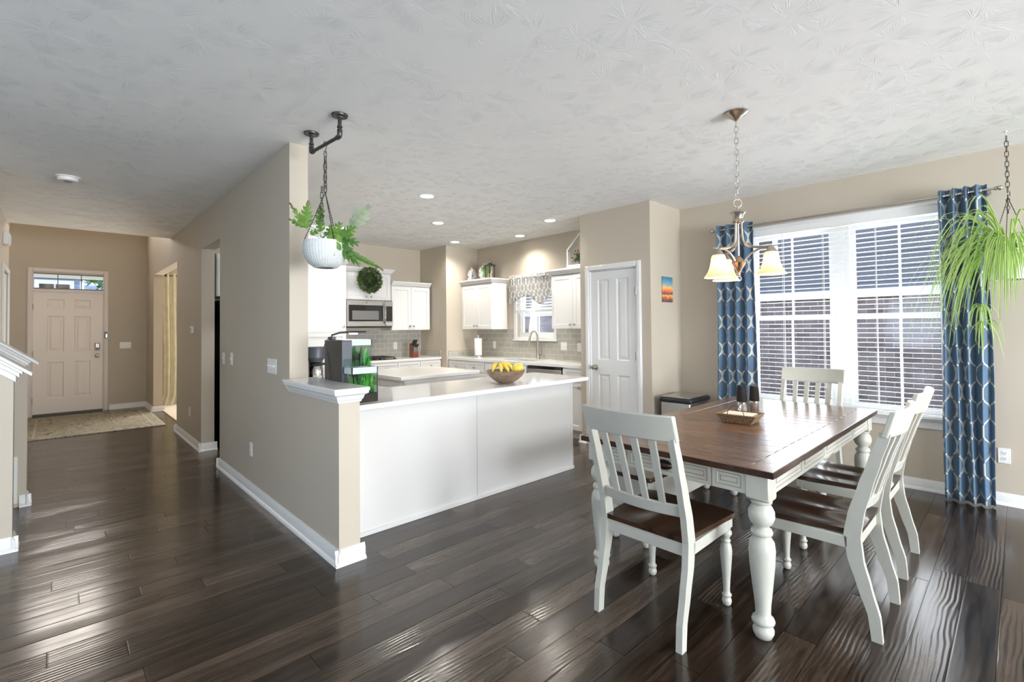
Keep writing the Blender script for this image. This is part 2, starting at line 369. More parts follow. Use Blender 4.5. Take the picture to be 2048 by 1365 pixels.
def trellis(k, u, v, P, Q, wid, blur=None):
    """ogee trellis mask: u across, v up, in metres"""
    uu = k.m('ABSOLUTE', k.m('SUBTRACT', k.m('MULTIPLY', k.m('FRACT', k.m('ADD', k.m('DIVIDE', u, P), 0.5)), P), P/2))
    a = k.m('MULTIPLY', k.m('DIVIDE', v, Q), 2*pi)
    sh = k.m('ADD', k.m('MULTIPLY', k.m('COSINE', a), 1.08), k.m('MULTIPLY', k.m('COSINE', k.m('MULTIPLY', a, 3.0)), -0.13))
    sh = k.m('ADD', sh, k.m('MULTIPLY', k.m('COSINE', k.m('MULTIPLY', a, 5.0)), 0.05))
    c = k.m('MULTIPLY', k.m('ADD', sh, 1.0), P/4)
    d = k.m('ABSOLUTE', k.m('SUBTRACT', uu, c))
    g = k.m('MULTIPLY', k.m('ABSOLUTE', k.m('SINE', a)), 1.0)
    return k.m('SUBTRACT', 1.0, k.m('MULTIPLY', k.m('SUBTRACT', d, k.m('MULTIPLY', k.m('ADD', 0.75, k.m('MULTIPLY', g, 0.6)), wid)), 500.0), clamp=True)
def mat_curtain():
    m, t, b = new_mat('blue trellis curtain cloth'); k = NB(t)
    uv = k.n('ShaderNodeTexCoord').outputs['UV']; s = k.sep(uv)
    tr = trellis(k, s[0], s[1], 0.190, 0.285, 0.0085)
    wv = k.noise(k.scale(uv, (500, 60, 1)), 1.0, 3); wv2 = k.noise(k.scale(uv, (60, 500, 1)), 1.0, 3)
    base = k.ramp(k.m('MULTIPLY', k.m('ADD', wv, wv2), 0.5), [(0.3, (0.070, 0.135, 0.225, 1)), (0.7, (0.150, 0.250, 0.370, 1))])
    k.link(k.mix(tr, base, (0.66, 0.64, 0.58, 1)), b.inputs['Base Color']); b.inputs['Roughness'].default_value = 0.75
    b.inputs['Sheen Weight'].default_value = 0.2
    tl = k.n('ShaderNodeBsdfTranslucent'); k.link(k.mix(tr, base, (0.66, 0.64, 0.58, 1)), tl.inputs[0])
    mx = k.n('ShaderNodeMixShader'); mx.inputs[0].default_value = 0.18; k.link(b.outputs[0], mx.inputs[1]); k.link(tl.outputs[0], mx.inputs[2])
    k.link(mx.outputs[0], t.nodes['Material Output'].inputs[0]); return m
def mat_valance():
    m, t, b = new_mat('grey lattice valance cloth'); k = NB(t)
    uv = k.n('ShaderNodeTexCoord').outputs['UV']; s = k.sep(uv)
    t1 = trellis(k, s[0], s[1], 0.115, 0.19, 0.0052)
    t2 = trellis(k, k.m('ADD', s[0], 0.03), k.m('ADD', s[1], 0.05), 0.115, 0.27, 0.0026)
    col = k.mix(k.m('MAXIMUM', t1, k.m('MULTIPLY', t2, 0.7)), (0.40, 0.395, 0.38, 1), (0.84, 0.83, 0.80, 1))
    k.link(col, b.inputs['Base Color']); b.inputs['Roughness'].default_value = 0.8
    tl = k.n('ShaderNodeBsdfTranslucent'); k.link(col, tl.inputs[0]); mx = k.n('ShaderNodeMixShader'); mx.inputs[0].default_value = 0.3
    k.link(b.outputs[0], mx.inputs[1]); k.link(tl.outputs[0], mx.inputs[2]); k.link(mx.outputs[0], t.nodes['Material Output'].inputs[0]); return m
def mat_glass(name, tint=(1, 1, 1, 1), gloss=0.10):
    m, t, b = new_mat(name); k = NB(t); t.nodes.remove(b)
    tr = k.n('ShaderNodeBsdfTransparent'); tr.inputs[0].default_value = tint
    gl = k.n('ShaderNodeBsdfGlossy'); gl.inputs['Roughness'].default_value = 0.02
    fr = k.n('ShaderNodeFresnel'); fr.inputs[0].default_value = 1.45; mx = k.n('ShaderNodeMixShader')
    k.link(k.m('MULTIPLY', fr.outputs[0], 1.0 + gloss), mx.inputs[0]); k.link(tr.outputs[0], mx.inputs[1]); k.link(gl.outputs[0], mx.inputs[2])
    k.link(mx.outputs[0], t.nodes['Material Output'].inputs[0]); return m
def mat_shade():
    m, t, b = new_mat('frosted amber glass'); k = NB(t)
    b.inputs['Base Color'].default_value = (0.88, 0.72, 0.56, 1); b.inputs['Roughness'].default_value = 0.35
    tl = k.n('ShaderNodeBsdfTranslucent'); tl.inputs[0].default_value = (1.0, 0.82, 0.62, 1)
    mx = k.n('ShaderNodeMixShader'); mx.inputs[0].default_value = 0.55; k.link(b.outputs[0], mx.inputs[1]); k.link(tl.outputs[0], mx.inputs[2])
    k.link(mx.outputs[0], t.nodes['Material Output'].inputs[0]); return m
def mat_leaf(name, c1, c2, stripe=None, trans=0.3):
    m, t, b = new_mat(name); k = NB(t)
    n = k.noise(k.obj(), 9, 3); col = k.ramp(n, [(0.35, c1), (0.65, c2)])
    if stripe:
        u = k.sep(k.n('ShaderNodeTexCoord').outputs['UV'])[0]
        e = k.m('ABSOLUTE', k.m('SUBTRACT', u, 0.5)); col = k.mix(k.m('MULTIPLY', k.m('SUBTRACT', e, 0.20), 6.0, clamp=True), col, stripe)
    k.link(col, b.inputs['Base Color']); b.inputs['Roughness'].default_value = 0.45
    tl = k.n('ShaderNodeBsdfTranslucent'); k.link(col, tl.inputs[0]); mx = k.n('ShaderNodeMixShader'); mx.inputs[0].default_value = trans
    k.link(b.outputs[0], mx.inputs[1]); k.link(tl.outputs[0], mx.inputs[2]); k.link(mx.outputs[0], t.nodes['Material Output'].inputs[0]); return m
def mat_rug():
    m, t, b = new_mat('faded floral rug'); k = NB(t); s = k.sep(k.obj())
    ex = k.m('MINIMUM', k.m('SUBTRACT', 0.80, k.m('ABSOLUTE', s[0])), k.m('SUBTRACT', 1.10, k.m('ABSOLUTE', s[1])))
    n = k.noise(k.obj(), 8, 5, 0.7, 1.2); n2 = k.noise(k.obj(), 5, 3, 0.6, 1.0)
    fl = k.ramp(n, [(0.38, (0.06, 0.09, 0.10, 1)), (0.45, (0.34, 0.33, 0.28, 1)), (0.52, (0.62, 0.55, 0.42, 1)), (0.58, (0.16, 0.10, 0.06, 1)), (0.66, (0.50, 0.48, 0.42, 1))])
    fl = k.mix(k.ramp(n2, [(0.4, (0,)*3), (0.6, (0.45,)*3)]), fl, (0.42, 0.39, 0.31, 1))
    l1 = k.m('LESS_THAN', k.m('ABSOLUTE', k.m('SUBTRACT', ex, 0.17)), 0.012); l2 = k.m('LESS_THAN', k.m('ABSOLUTE', k.m('SUBTRACT', ex, 0.05)), 0.01)
    col = k.mix(k.m('MAXIMUM', l1, l2), fl, (0.50, 0.48, 0.40, 1)); col = k.mix(k.m('LESS_THAN', ex, 0.03), col, (0.19, 0.24, 0.22, 1))
    col = k.mix(0.25, col, (0.08, 0.075, 0.06, 1))
    k.link(col, b.inputs['Base Color']); b.inputs['Roughness'].default_value = 0.95; b.inputs['Specular IOR Level'].default_value = 0.1
    k.link(k.bump(k.noise(k.obj(), 220, 2), 0.5, 0.004), b.inputs['Normal']); return m
def mat_weave(name, c1, c2, sc):
    m, t, b = new_mat(name); k = NB(t)
    w = k.n('ShaderNodeTexChecker'); k.link(k.scale(k.obj(), sc), w.inputs['Vector']); w.inputs['Scale'].default_value = 1.0
    w.inputs['Color1'].default_value = c1; w.inputs['Color2'].default_value = c2
    n = k.noise(k.obj(), 60, 3); k.link(k.mix(k.m('MULTIPLY', n, 0.6), w.outputs[0], c1), b.inputs['Base Color']); b.inputs['Roughness'].default_value = 0.7
    k.link(k.bump(w.outputs['Fac'], 0.7, 0.003), b.inputs['Normal']); return m
def mat_emit(name, col, s):
    m, t, b = new_mat(name); b.inputs['Base Color'].default_value = (0, 0, 0, 1); b.inputs['Emission Color'].default_value = col; b.inputs['Emission Strength'].default_value = s; return m
def mat_fretwork():
    m, t, b = new_mat('white ceramic with dark scrolls'); k = NB(t)
    n = k.noise(k.obj(), 34, 1.0, 0.5, 2.2); k.link(k.ramp(n, [(0.42, (0.80, 0.79, 0.77, 1)), (0.45, (0.03, 0.03, 0.04, 1)), (0.57, (0.03, 0.03, 0.04, 1)), (0.60, (0.80, 0.79, 0.77, 1))]), b.inputs['Base Color'])
    b.inputs['Roughness'].default_value = 0.25; return m
def mat_sunset():
    m, t, b = new_mat('sunset painting'); k = NB(t); g = k.n('ShaderNodeTexCoord').outputs['Generated']; s = k.sep(g)
    n = k.noise(g, 9, 4, 0.6, 1.0); z = k.m('ADD', s[2], k.m('MULTIPLY', k.m('SUBTRACT', n, 0.5), 0.28))
    col = k.ramp(z, [(0.0, (0.02, 0.06, 0.10, 1)), (0.16, (0.55, 0.14, 0.04, 1)), (0.26, (0.95, 0.50, 0.16, 1)), (0.32, (0.05, 0.07, 0.12, 1)), (0.42, (0.75, 0.15, 0.05, 1)), (0.56, (1.0, 0.55, 0.15, 1)), (0.68, (0.30, 0.42, 0.45, 1)), (0.85, (0.08, 0.28, 0.42, 1)), (1.0, (0.05, 0.20, 0.32, 1))])
    k.link(col, b.inputs['Base Color']); b.inputs['Roughness'].default_value = 0.5; return m

M_WALL, M_CEIL, M_FLOOR = mat_wall(), mat_ceiling(), mat_floor()
M_TRIM = pbr('white trim paint', (0.78, 0.78, 0.77, 1), 0.3)
M_DOOR = pbr('white door paint', (0.76, 0.76, 0.75, 1), 0.35)
M_FDOOR = pbr('cream entry door paint', (0.82, 0.75, 0.69, 1), 0.4)
M_CAB = pbr('white cabinet paint', (0.76, 0.755, 0.74, 1), 0.28)
M_CHAIR = pbr('antique white paint', (0.49, 0.485, 0.43, 1), 0.38, var=(7, 0.05), bump=(60, 0.15, (1, 1, 0.15)))
M_SEAT = mat_wood('dark walnut seat', (0.018, 0.009, 0.005, 1), (0.080, 0.040, 0.022, 1), (14, 2.5, 14), 0.22, 0.5)
M_TABLE = mat_wood('brown plank table top', (0.080, 0.045, 0.029, 1), (0.245, 0.150, 0.100, 1), (16, 2.2, 16), 0.20, 0.0)
M_TEDGE = mat_wood('dark table edge', (0.020, 0.008, 0.004, 1), (0.060, 0.026, 0.014, 1), (4, 14, 14), 0.3, 0.3)
M_QUARTZ = mat_quartz()
M_TILEX, M_TILEY = mat_tile('grey subway tile on range side', 0), mat_tile('grey subway tile on sink side', 1)
M_NICKEL = pbr('brushed nickel', (0.50, 0.46, 0.41, 1), 0.28, 1.0)
M_STEEL = pbr('stainless steel', (0.56, 0.54, 0.52, 1), 0.28, 1.0, bump=(3, 0.05, (1, 1, 60)))
M_CHROME = pbr('chrome', (0.75, 0.75, 0.75, 1), 0.08, 1.0)
M_IRON = pbr('dark pipe iron', (0.085, 0.08, 0.075, 1), 0.38, 0.85, var=(60, 0.4))
M_BLACK = pbr('black plastic', (0.018, 0.018, 0.020, 1), 0.35)
M_MATTE = pbr('matte brown black', (0.016, 0.012, 0.010, 1), 0.65, 0.0, 0.25)
M_BLACKG = pbr('black glass', (0.012, 0.012, 0.013, 1), 0.06)
M_GREYP = pbr('slate grey plastic', (0.060, 0.068, 0.085, 1), 0.4)
M_PLATE = pbr('white switch plastic', (0.84, 0.83, 0.81, 1), 0.35)
M_BLIND = pbr('white blind slat', (0.86, 0.86, 0.85, 1), 0.4)
M_VINYL = pbr('white window vinyl', (0.84, 0.85, 0.85, 1), 0.4)
M_GLASS = mat_glass('window glass', gloss=-0.5); M_AQGLASS = mat_glass('aquarium glass', (0.90, 0.97, 0.94, 1), -0.55)
M_WATER = mat_glass('green tank water', (0.45, 0.80, 0.60, 1), 0.1)
M_CURT, M_VAL, M_SHADE = mat_curtain(), mat_valance(), mat_shade()
M_BRICK = mat_brick(); M_SIDING = mat_siding('blue grey lap siding', (0.13, 0.13, 0.14, 1)); M_SIDEL = mat_siding('light blue lap siding', (0.33, 0.38, 0.48, 1), 2, 0.15)
M_ROOF = pbr('dark roof shingle', (0.09, 0.085, 0.095, 1), 0.9, var=(8, 0.3))
M_LAWN = pbr('lawn', (0.20, 0.21, 0.15, 1), 0.95, var=(4, 0.4)); M_CONC = pbr('patio concrete', (0.50, 0.48, 0.45, 1), 0.9, var=(1, 0.08))
M_PAPER = pbr('paper towel', (0.84, 0.83, 0.81, 1), 0.9, bump=(90, 0.3))
M_POTW = None
# ------------------------------------------------------------------ the room
CE, XW, XG, XG2 = 2.74, 5.265, 1.214, 1.345
YP, XP, YS, YR, YJ, YF = 3.047, 4.603, 2.704, 7.178, 6.41, 11.10
def wall(mb, axis, a0, a1, t0, t1, z0, z1, holes=()):
    """axis 'y': a wall running along y between x=t0..t1; axis 'x': running along x between y=t0..t1"""
    A = sorted(set([a0, a1] + [h[0] for h in holes] + [h[1] for h in holes])); Z = sorted(set([z0, z1] + [h[2] for h in holes] + [h[3] for h in holes]))
    for i in range(len(A)-1):
        for j in range(len(Z)-1):
            ca, cz = (A[i]+A[i+1])/2, (Z[j]+Z[j+1])/2
            if any(h[0] < ca < h[1] and h[2] < cz < h[3] for h in holes): continue
            if axis == 'y': mb.box(t0, t1, A[i], A[i+1], Z[j], Z[j+1])
            else: mb.box(A[i], A[i+1], t0, t1, Z[j], Z[j+1])
    return mb
fl = MB(); fl.box(-4.0, XW, -6.0, YF, -0.05, 0.0); struct('floor', fl, M_FLOOR)
cp = MB(); cp.box(1.345, 4.9, 7.30, YF, 0.0, 0.012); struct('floor_carpet', cp, pbr('cream carpet', (0.62, 0.55, 0.45, 1), 1.0, bump=(300, 0.6)))
ce = MB(); ce.box(-4.0, XW, -6.0, 8.56, CE, CE+0.25); ce.box(1.30, 4.9, 8.56, YF, CE, CE+0.25); struct('ceiling', ce, M_CEIL)
ce = MB(); ce.box(-1.3, XG, 8.30, YF, 5.2, 5.3); struct('ceiling_foyer', ce, M_CEIL)
WIN1 = (0.33, 1.96, 0.60, 2.34); WIN2 = (4.66, 5.45, 1.235, 2.10)
wb = MB(); wall(wb, 'y', -6.0, 7.30, XW, XW+0.16, 0, CE, [WIN1, WIN2]); struct('wall_window', wb, M_WALL)
wb = MB(); wall(wb, 'y', 3.60, YF, XG, XG2, 0, CE, [(5.62, 6.48, 0, 2.33), (8.03, 10.23, 0, 2.35)]); wb.box(XG, XG2, 8.56, YF, CE, 5.2)
wb.box(XG, XG2, 2.775, 3.60, 0, 1.0); struct('wall_hall', wb, M_WALL)
wb = MB(); wall(wb, 'x', XG2, XW, YR, YR+0.12, 0, CE); struct('wall_kitchen', wb, M_WALL)
wb = MB(); wb.box(XP, XW, YJ, YR, 0, CE); struct('wall_corner', wb, M_WALL)
wb = MB(); wall(wb, 'y', YS, 3.652, XP, XP+0.11, 0, CE, [(2.875, 3.515, 0, 2.05)]); wb.box(XP+0.11, XW, YS, YS+0.11, 0, CE); wb.box(XP+0.11, XW, 3.542, 3.652, 0, CE)
struct('wall_pantry', wb, M_WALL)
wb = MB(); wall(wb, 'x', -1.3, 4.9, YF, YF+0.15, 0, 5.3, [(-0.29, 0.615, 0, 2.39), (-0.35, 0.65, 3.2, 4.6), (2.2, 3.6, 0.7, 2.3)]); struct('wall_front', wb, M_WALL)
wb = MB(); wall(wb, 'y', 5.60, 8.90, -0.57, -0.45, 0, CE, [(7.99, 8.80, 0, 2.12)]); wb.box(-1.3, -0.45, 8.90, 9.0, 0, 5.2); wb.box(-1.42, -1.3, 8.9, YF, 0, 5.2); struct('wall_left', wb, M_WALL)
wb = MB(); wb.box(-1.3, XG, 8.30, 8.56, CE+0.25, 5.2); struct('wall_foyer_upper', wb, M_WALL)
wb = MB(); wb.box(4.9, 5.0, 7.30, YF, 0, CE); struct('wall_front_room', wb, M_WALL)
wb = MB(); wall(wb, 'x', -4.0, XW, -6.15, -6.0, 0, CE, [(0.9, 4.1, 0.03, 2.35), (-3.0, -0.4, 0.6, 2.25)]); struct('wall_back', wb, M_WALL)
wb = MB(); wall(wb, 'y', -6.0, 5.6, -4.15, -4.0, 0, CE, [(-0.6, 2.2, 0.75, 2.25)]); struct('wall_west', wb, M_WALL)
wb = MB(); wb.box(-4.0, -1.6, 5.49, 5.60, 0, CE); wb.box(-1.0, -0.57, 5.60, 5.7, 0, CE); struct('wall_stair_back', wb, M_WALL)

# skirting boards
BBP = [(0, 0), (0.030, 0), (0.030, 0.010), (0.022, 0.020), (0.015, 0.023), (0.015, 0.068), (0.009, 0.080), (0.006, 0.092), (0, 0.092)]
def bb(mb, axis, a0, a1, w, n):                       # axis run direction, wall coordinate w, n = +1/-1 outward
    if axis == 'y': mb.prism([(w + n*d, z) for d, z in BBP], a0, a1, 'y')
    else: mb.prism([(w + n*d, z) for d, z in BBP], a0, a1, 'x')
E_ = 0.0285
m = MB(); bb(m, 'y', 2.7465, 5.62, XG, -1); bb(m, 'x', XG-E_, 1.372, 2.775, -1); bb(m, 'x', XG-E_, XG2, 5.62, 1); struct('baseboard_hall', m, M_TRIM)
m = MB(); bb(m, 'y', 6.4515, 8.0585, XG, -1); bb(m, 'x', XG-E_, XG2+E_, 6.48, -1); bb(m, 'x', XG-E_, XG2, 8.03, 1); struct('baseboard_hall_middle', m, M_TRIM)
m = MB(); bb(m, 'y', 10.2015, YF, XG, -1); bb(m, 'x', XG-E_, XG2+E_, 10.23, -1); bb(m, 'x', 0.69, XG, YF, -1); bb(m, 'x', -1.3, -0.36, YF, -1); struct('baseboard_foyer', m, M_TRIM)
m = MB(); bb(m, 'y', -6.0, YS, XW, -1); struct('baseboard_window', m, M_TRIM)
m = MB(); bb(m, 'y', 3.57, 3.6805, XP, -1); bb(m, 'x', XP-E_, 4.66, 3.652, 1); bb(m, 'y', 2.6755, 2.82, XP, -1); bb(m, 'x', XP-E_, XW, YS, -1); struct('baseboard_pantry', m, M_TRIM)

# half wall cap with its moulding
CAP = [(0, 0), (0.006, 0.0), (0.010, 0.012), (0.016, 0.020), (0.022, 0.040), (0.036, 0.050), (0.040, 0.052), (0.040, 0.066), (0, 0.066)]
m = MB()
z0 = 0.948; x0, x1, y0, y1 = XG, XG2, 2.775, 3.60
for i in range(len(CAP)-1):
    (d0, h0), (d1, h1) = CAP[i], CAP[i+1]
    a = [(x0-d0, y1), (x0-d0, y0-d0), (x1+d0, y0-d0), (x1+d0, y1)]; b = [(x0-d1, y1), (x0-d1, y0-d1), (x1+d1, y0-d1), (x1+d1, y1)]
    for q in range(3): m.add([(*a[q], z0+h0), (*a[q+1], z0+h0), (*b[q+1], z0+h1), (*b[q], z0+h1)], [(0, 1, 2, 3)])
m.add([(x0-0.04, y0-0.04, z0+0.066), (x1+0.04, y0-0.04, z0+0.066), (x1+0.04, y1, z0+0.066), (x0-0.04, y1, z0+0.066)], [(0, 1, 2, 3)])
m.add([(x0-0.04, y1, z0+0.066), (x0-0.006, y1, z0), (x0, y1, z0), (x0, y1, z0+0.066)], [(0, 1, 2, 3)])
struct('trim_1', m, M_TRIM)
m = MB(); m.box(x0-0.045, x1+0.045, y0-0.048, 3.598, 1.014, 1.036); m.box(x0-0.045, x0-0.001, 3.598, 3.615, 1.014, 1.036); struct('trim_2', m, M_QUARTZ, bevel=0.003, seg=2)

# ------------------------------------------------------------------ windows
def double_hung(w, M, W_, zb, zt, meet, muntin=True):
    """a two-sash unit of width W_ placed by M: local x across, y outwards"""
    fr = MB(M); d = 0.075
    fr.box(0, 0.032, 0, d, zb+0.035, zt-0.035); fr.box(W_-0.032, W_, 0, d, zb+0.035, zt-0.035); fr.box(0, W_, 0, d, zt-0.035, zt); fr.box(0, W_, 0, d, zb, zb+0.035)
    struct('frame', fr, M_VINYL, w)
    for nm, a, b, yo in (('upper_sash', meet-0.012, zt-0.035, 0.045), ('lower_sash', zb+0.035, meet+0.022, 0.015)):
        s = MB(M); e = 0.038
        s.box(0.032, 0.032+e, yo, yo+0.028, a+e, b-e); s.box(W_-0.032-e, W_-0.032, yo, yo+0.028, a+e, b-e); s.box(0.032, W_-0.032, yo, yo+0.028, b-e, b); s.box(0.032, W_-0.032, yo, yo+0.028, a, a+e)
        if muntin: s.box(W_/2-0.009, W_/2+0.009, yo+0.008, yo+0.020, a+e, b-e)
        sh = s.build(nm, M_VINYL, w)
        g = MB(M); g.box(0.032+e, W_-0.032-e, yo+0.012, yo+0.016, a+e, b-e); g.build('glass', M_GLASS, sh)
w1 = bpy.data.objects.new('window_1', None); COL.objects.link(w1); w1['kind'] = 'structure'
RM90 = lambda x, y: place(x, y, 0, -pi/2)            # local +x runs towards -y, local +y outwards (+x)
MID = 1.145
double_hung(w1, RM90(XW+0.07, WIN1[1]), WIN1[1]-MID-0.035, WIN1[2], WIN1[3], 1.455)
double_hung(w1, RM90(XW+0.07, MID-0.035), MID-0.035-WIN1[0], WIN1[2], WIN1[3], 1.455)
m = MB(); m.box(XW+0.062, XW+0.15, MID-0.0345, MID+0.0345, WIN1[2], WIN1[3]); struct('mullion', m, M_VINYL, w1)
m = MB(); m.box(XW-0.035, XW+0.07, WIN1[0]-0.05, WIN1[1]+0.05, WIN1[2]-0.022, WIN1[2]); m.box(XW-0.016, XW, WIN1[0]-0.02, WIN1[1]+0.02, WIN1[2]-0.085, WIN1[2]-0.022); struct('sill', m, M_TRIM, w1, 0.003)
m = MB()
for a, b, c, d in ((WIN1[0]-0.065, WIN1[0], WIN1[2], WIN1[3]+0.065), (WIN1[1], WIN1[1]+0.065, WIN1[2], WIN1[3]+0.065), (WIN1[0], WIN1[1], WIN1[3], WIN1[3]+0.065)): m.box(XW-0.015, XW, a, b, c, d)
struct('casing', m, M_TRIM, w1, 0.003)
w2 = bpy.data.objects.new('window_2', None); COL.objects.link(w2); w2['kind'] = 'structure'
double_hung(w2, RM90(XW+0.06, WIN2[1]), WIN2[1]-WIN2[0], WIN2[2], WIN2[3], 1.66)
m = MB()
for a, b, c, d in ((WIN2[0]-0.05, WIN2[0], WIN2[2]-0.04, WIN2[3]+0.05), (WIN2[1], WIN2[1]+0.05, WIN2[2]-0.04, WIN2[3]+0.05), (WIN2[0], WIN2[1], WIN2[3], WIN2[3]+0.05)): m.box(XW-0.018, XW, a, b, c, d)
m.box(XW-0.018, XW, WIN2[0], WIN2[1], WIN2[2]-0.04, WIN2[2]); m.box(XW-0.03, XW+0.06, WIN2[0]-0.07, WIN2[1]+0.07, WIN2[2]-0.055, WIN2[2]-0.038)
struct('casing', m, M_TRIM, w2, 0.003)
# windows behind the camera
w3 = bpy.data.objects.new('window_3', None); COL.objects.link(w3); w3['kind'] = 'structure'
m = MB()
for x in (0.9, 2.46, 4.02): m.box(x, x+0.08, -6.09, -6.04, 0.11, 2.27)
m.box(0.9, 4.1, -6.09, -6.04, 0.03, 0.11); m.box(0.9, 4.1, -6.09, -6.04, 2.27, 2.35)
for x in (-3.0, -1.73, -0.45): m.box(x, x+0.05, -6.09, -6.04, 0.65, 2.20)
m.box(-3.0, -0.4, -6.09, -6.04, 0.60, 0.65); m.box(-3.0, -0.4, -6.09, -6.04, 2.20, 2.25)
struct('frame', m, M_VINYL, w3)
w4 = bpy.data.objects.new('window_4', None); COL.objects.link(w4); w4['kind'] = 'structure'
m = MB()
for y in (-0.6, 0.31, 1.22, 2.14): m.box(-4.09, -4.04, y, y+0.06, 0.81, 2.19)
m.box(-4.09, -4.04, -0.6, 2.2, 0.75, 0.81); m.box(-4.09, -4.04, -0.6, 2.2, 2.19, 2.25); m.box(-4.095, -4.035, -0.54, 2.14, 1.48, 1.53)
struct('frame', m, M_VINYL, w4)
# foyer window high above the entry door
w5 = bpy.data.objects.new('window_5', None); COL.objects.link(w5); w5['kind'] = 'structure'
m = MB()
for x in (-0.35, 0.12, 0.60): m.box(x, x+0.05, YF+0.03, YF+0.08, 3.2, 4.6)
for z in (3.2, 3.88, 4.55): m.box(-0.35, 0.65, YF+0.03, YF+0.08, z, z+0.05)
struct('frame', m, M_VINYL, w5)

# ------------------------------------------------------------------ entry door with transom light
d1 = bpy.data.objects.new('door_1', None); COL.objects.link(d1); d1['kind'] = 'structure'
def casing(mb, axis, a0, a1, zt, w, n, wd=0.062, th=0.018):
    def q(p, r, z0, z1):
        if axis == 'x': mb.box(p, r, w, w + n*th, z0, z1); mb.box(p+0.012, r-0.012, w, w+n*(th+0.006), z0, z1)
        else: mb.box(w, w + n*th, p, r, z0, z1)
    q(a0-wd, a0, 0, zt+wd); q(a1, a1+wd, 0, zt+wd); q(a0, a1, zt, zt+wd)
m = MB(); casing(m, 'x', -0.285, 0.61, 2.385, YF, -1, 0.06); m.box(-0.285, 0.61, YF-0.012, YF+0.10, 2.050, 2.098)
m.box(-0.30, -0.275, YF, YF+0.12, 0, 2.39); m.box(0.60, 0.615, YF, YF+0.12, 0, 2.39); m.box(-0.285, 0.61, YF, YF+0.12, 2.365, 2.39); struct('frame', m, pbr('cream door casing', (0.72, 0.66, 0.61, 1), 0.4), d1, 0.003)
m = MB(place(-0.275, YF+0.02, 0.03)); PW1 = 0.875
cols = ((0.165, 0.375), (0.50, 0.71)); rows = ((0.25, 0.85), (1.02, 1.62), (1.74, 1.90))
m.slab(PW1, 2.015, 0.045, [(a, b, c, d) for a, b in cols for c, d in rows], 0.010, 0.014, 0.006, 0.03); dd = m.build('door_panel', M_FDOOR, d1)
m = MB(); m.box(-0.275, 0.60, YF-0.01, YF+0.09, 0.0, 0.028); m.build('threshold', pbr('dark bronze', (0.05, 0.04, 0.03, 1), 0.4, 0.5), d1)
m = MB()
for z in (0.25, 1.02, 1.80): m.tube([(-0.279, YF-0.004, z-0.05), (-0.279, YF-0.004, z+0.05)], 0.008); 
m.build('hinge', M_NICKEL, dd)
m = MB(); m.box(0.492, 0.558, YF-0.015, YF+0.02, 1.055, 1.185); m.lathe([(0.017, 0), (0.017, 0.012), (0.012, 0.016)], 16, M=TR(0.525, YF-0.015, 1.085) @ RX(pi/2)); m.build('keypad_lock', pbr('satin dark nickel', (0.30, 0.27, 0.24, 1), 0.5, 0.8), dd, 0.006)
m = MB()
for i in range(3):
    for j in range(2): m.box(0.508+j*0.022, 0.520+j*0.022, YF-0.019, YF-0.014, 1.112+i*0.021, 1.124+i*0.021)
m.build('button', M_NICKEL, dd)
m = MB(); m.lathe([(0.034, 0), (0.034, 0.006), (0.014, 0.012), (0.012, 0.03), (0.024, 0.040), (0.030, 0.052), (0.026, 0.064), (0.008, 0.070)], 20, M=TR(0.525, YF+0.02, 0.965) @ RX(pi/2)); m.build('door_knob', M_NICKEL, dd)
m = MB(); m.box(-0.275, 0.60, YF+0.045, YF+0.05, 2.10, 2.365); m.build('transom_glass', M_GLASS, d1)
m = MB()
for x in (0.01, 0.305): m.box(x, x+0.012, YF+0.035, YF+0.06, 2.10, 2.365)
for q in ((-0.275, 0.6, 2.098, 2.118), (-0.275, 0.6, 2.35, 2.366)): m.box(q[0], q[1], YF+0.03, YF+0.065, q[2], q[3])
m.build('muntin', pbr('dark muntin', (0.22, 0.20, 0.19, 1), 0.5), d1)
# ------------------------------------------------------------------ pantry door
d2 = bpy.data.objects.new('door_2', None); COL.objects.link(d2); d2['kind'] = 'structure'
m = MB(); y0, y1, zt = 2.875, 3.515, 2.05
for a, b, c, d in ((y0-0.058, y0, 0, zt+0.058), (y1, y1+0.058, 0, zt+0.058), (y0, y1, zt, zt+0.058)):
    m.box(XP-0.014, XP, a, b, c, d); m.box(XP-0.020, XP, a+0.010, b-0.014, c, d-0.012)
for a, b in ((y0, y0+0.012), (y1-0.012, y1)): m.box(XP, XP+0.11, a, b, 0, zt)
m.box(XP, XP+0.11, y0, y1, zt-0.012, zt); struct('frame', m, M_TRIM, d2, 0.003)
m = MB(place(XP+0.012, y1-0.014, 0.008, -pi/2)); Wd = y1-y0-0.028
m.slab(Wd, zt-0.024, 0.035, [(a, b, c, d) for a, b in ((0.095, 0.255), (0.355, 0.515)) for c, d in ((0.22, 0.825), (0.995, 1.93))], 0.009, 0.012, 0.006, 0.028); dd = m.build('door_panel', M_DOOR, d2)
m = MB(TR(XP+0.012, 3.445, 0.912) @ RZ(-pi/2) @ RX(pi/2)); m.lathe([(0.032, 0), (0.032, 0.006), (0.014, 0.011), (0.012, 0.028), (0.024, 0.038), (0.028, 0.050), (0.024, 0.062), (0.008, 0.068)], 20); m.build('door_knob', M_NICKEL, dd)
m = MB()
for z in (0.22, 1.06, 1.78): m.tube([(XP-0.004, y0+0.006, z-0.045), (XP-0.004, y0+0.006, z+0.045)], 0.007); m.box(XP+0.004, XP+0.012, y0+0.008, y0+0.03, z-0.045, z+0.045)
m.build('hinge', M_NICKEL, dd)
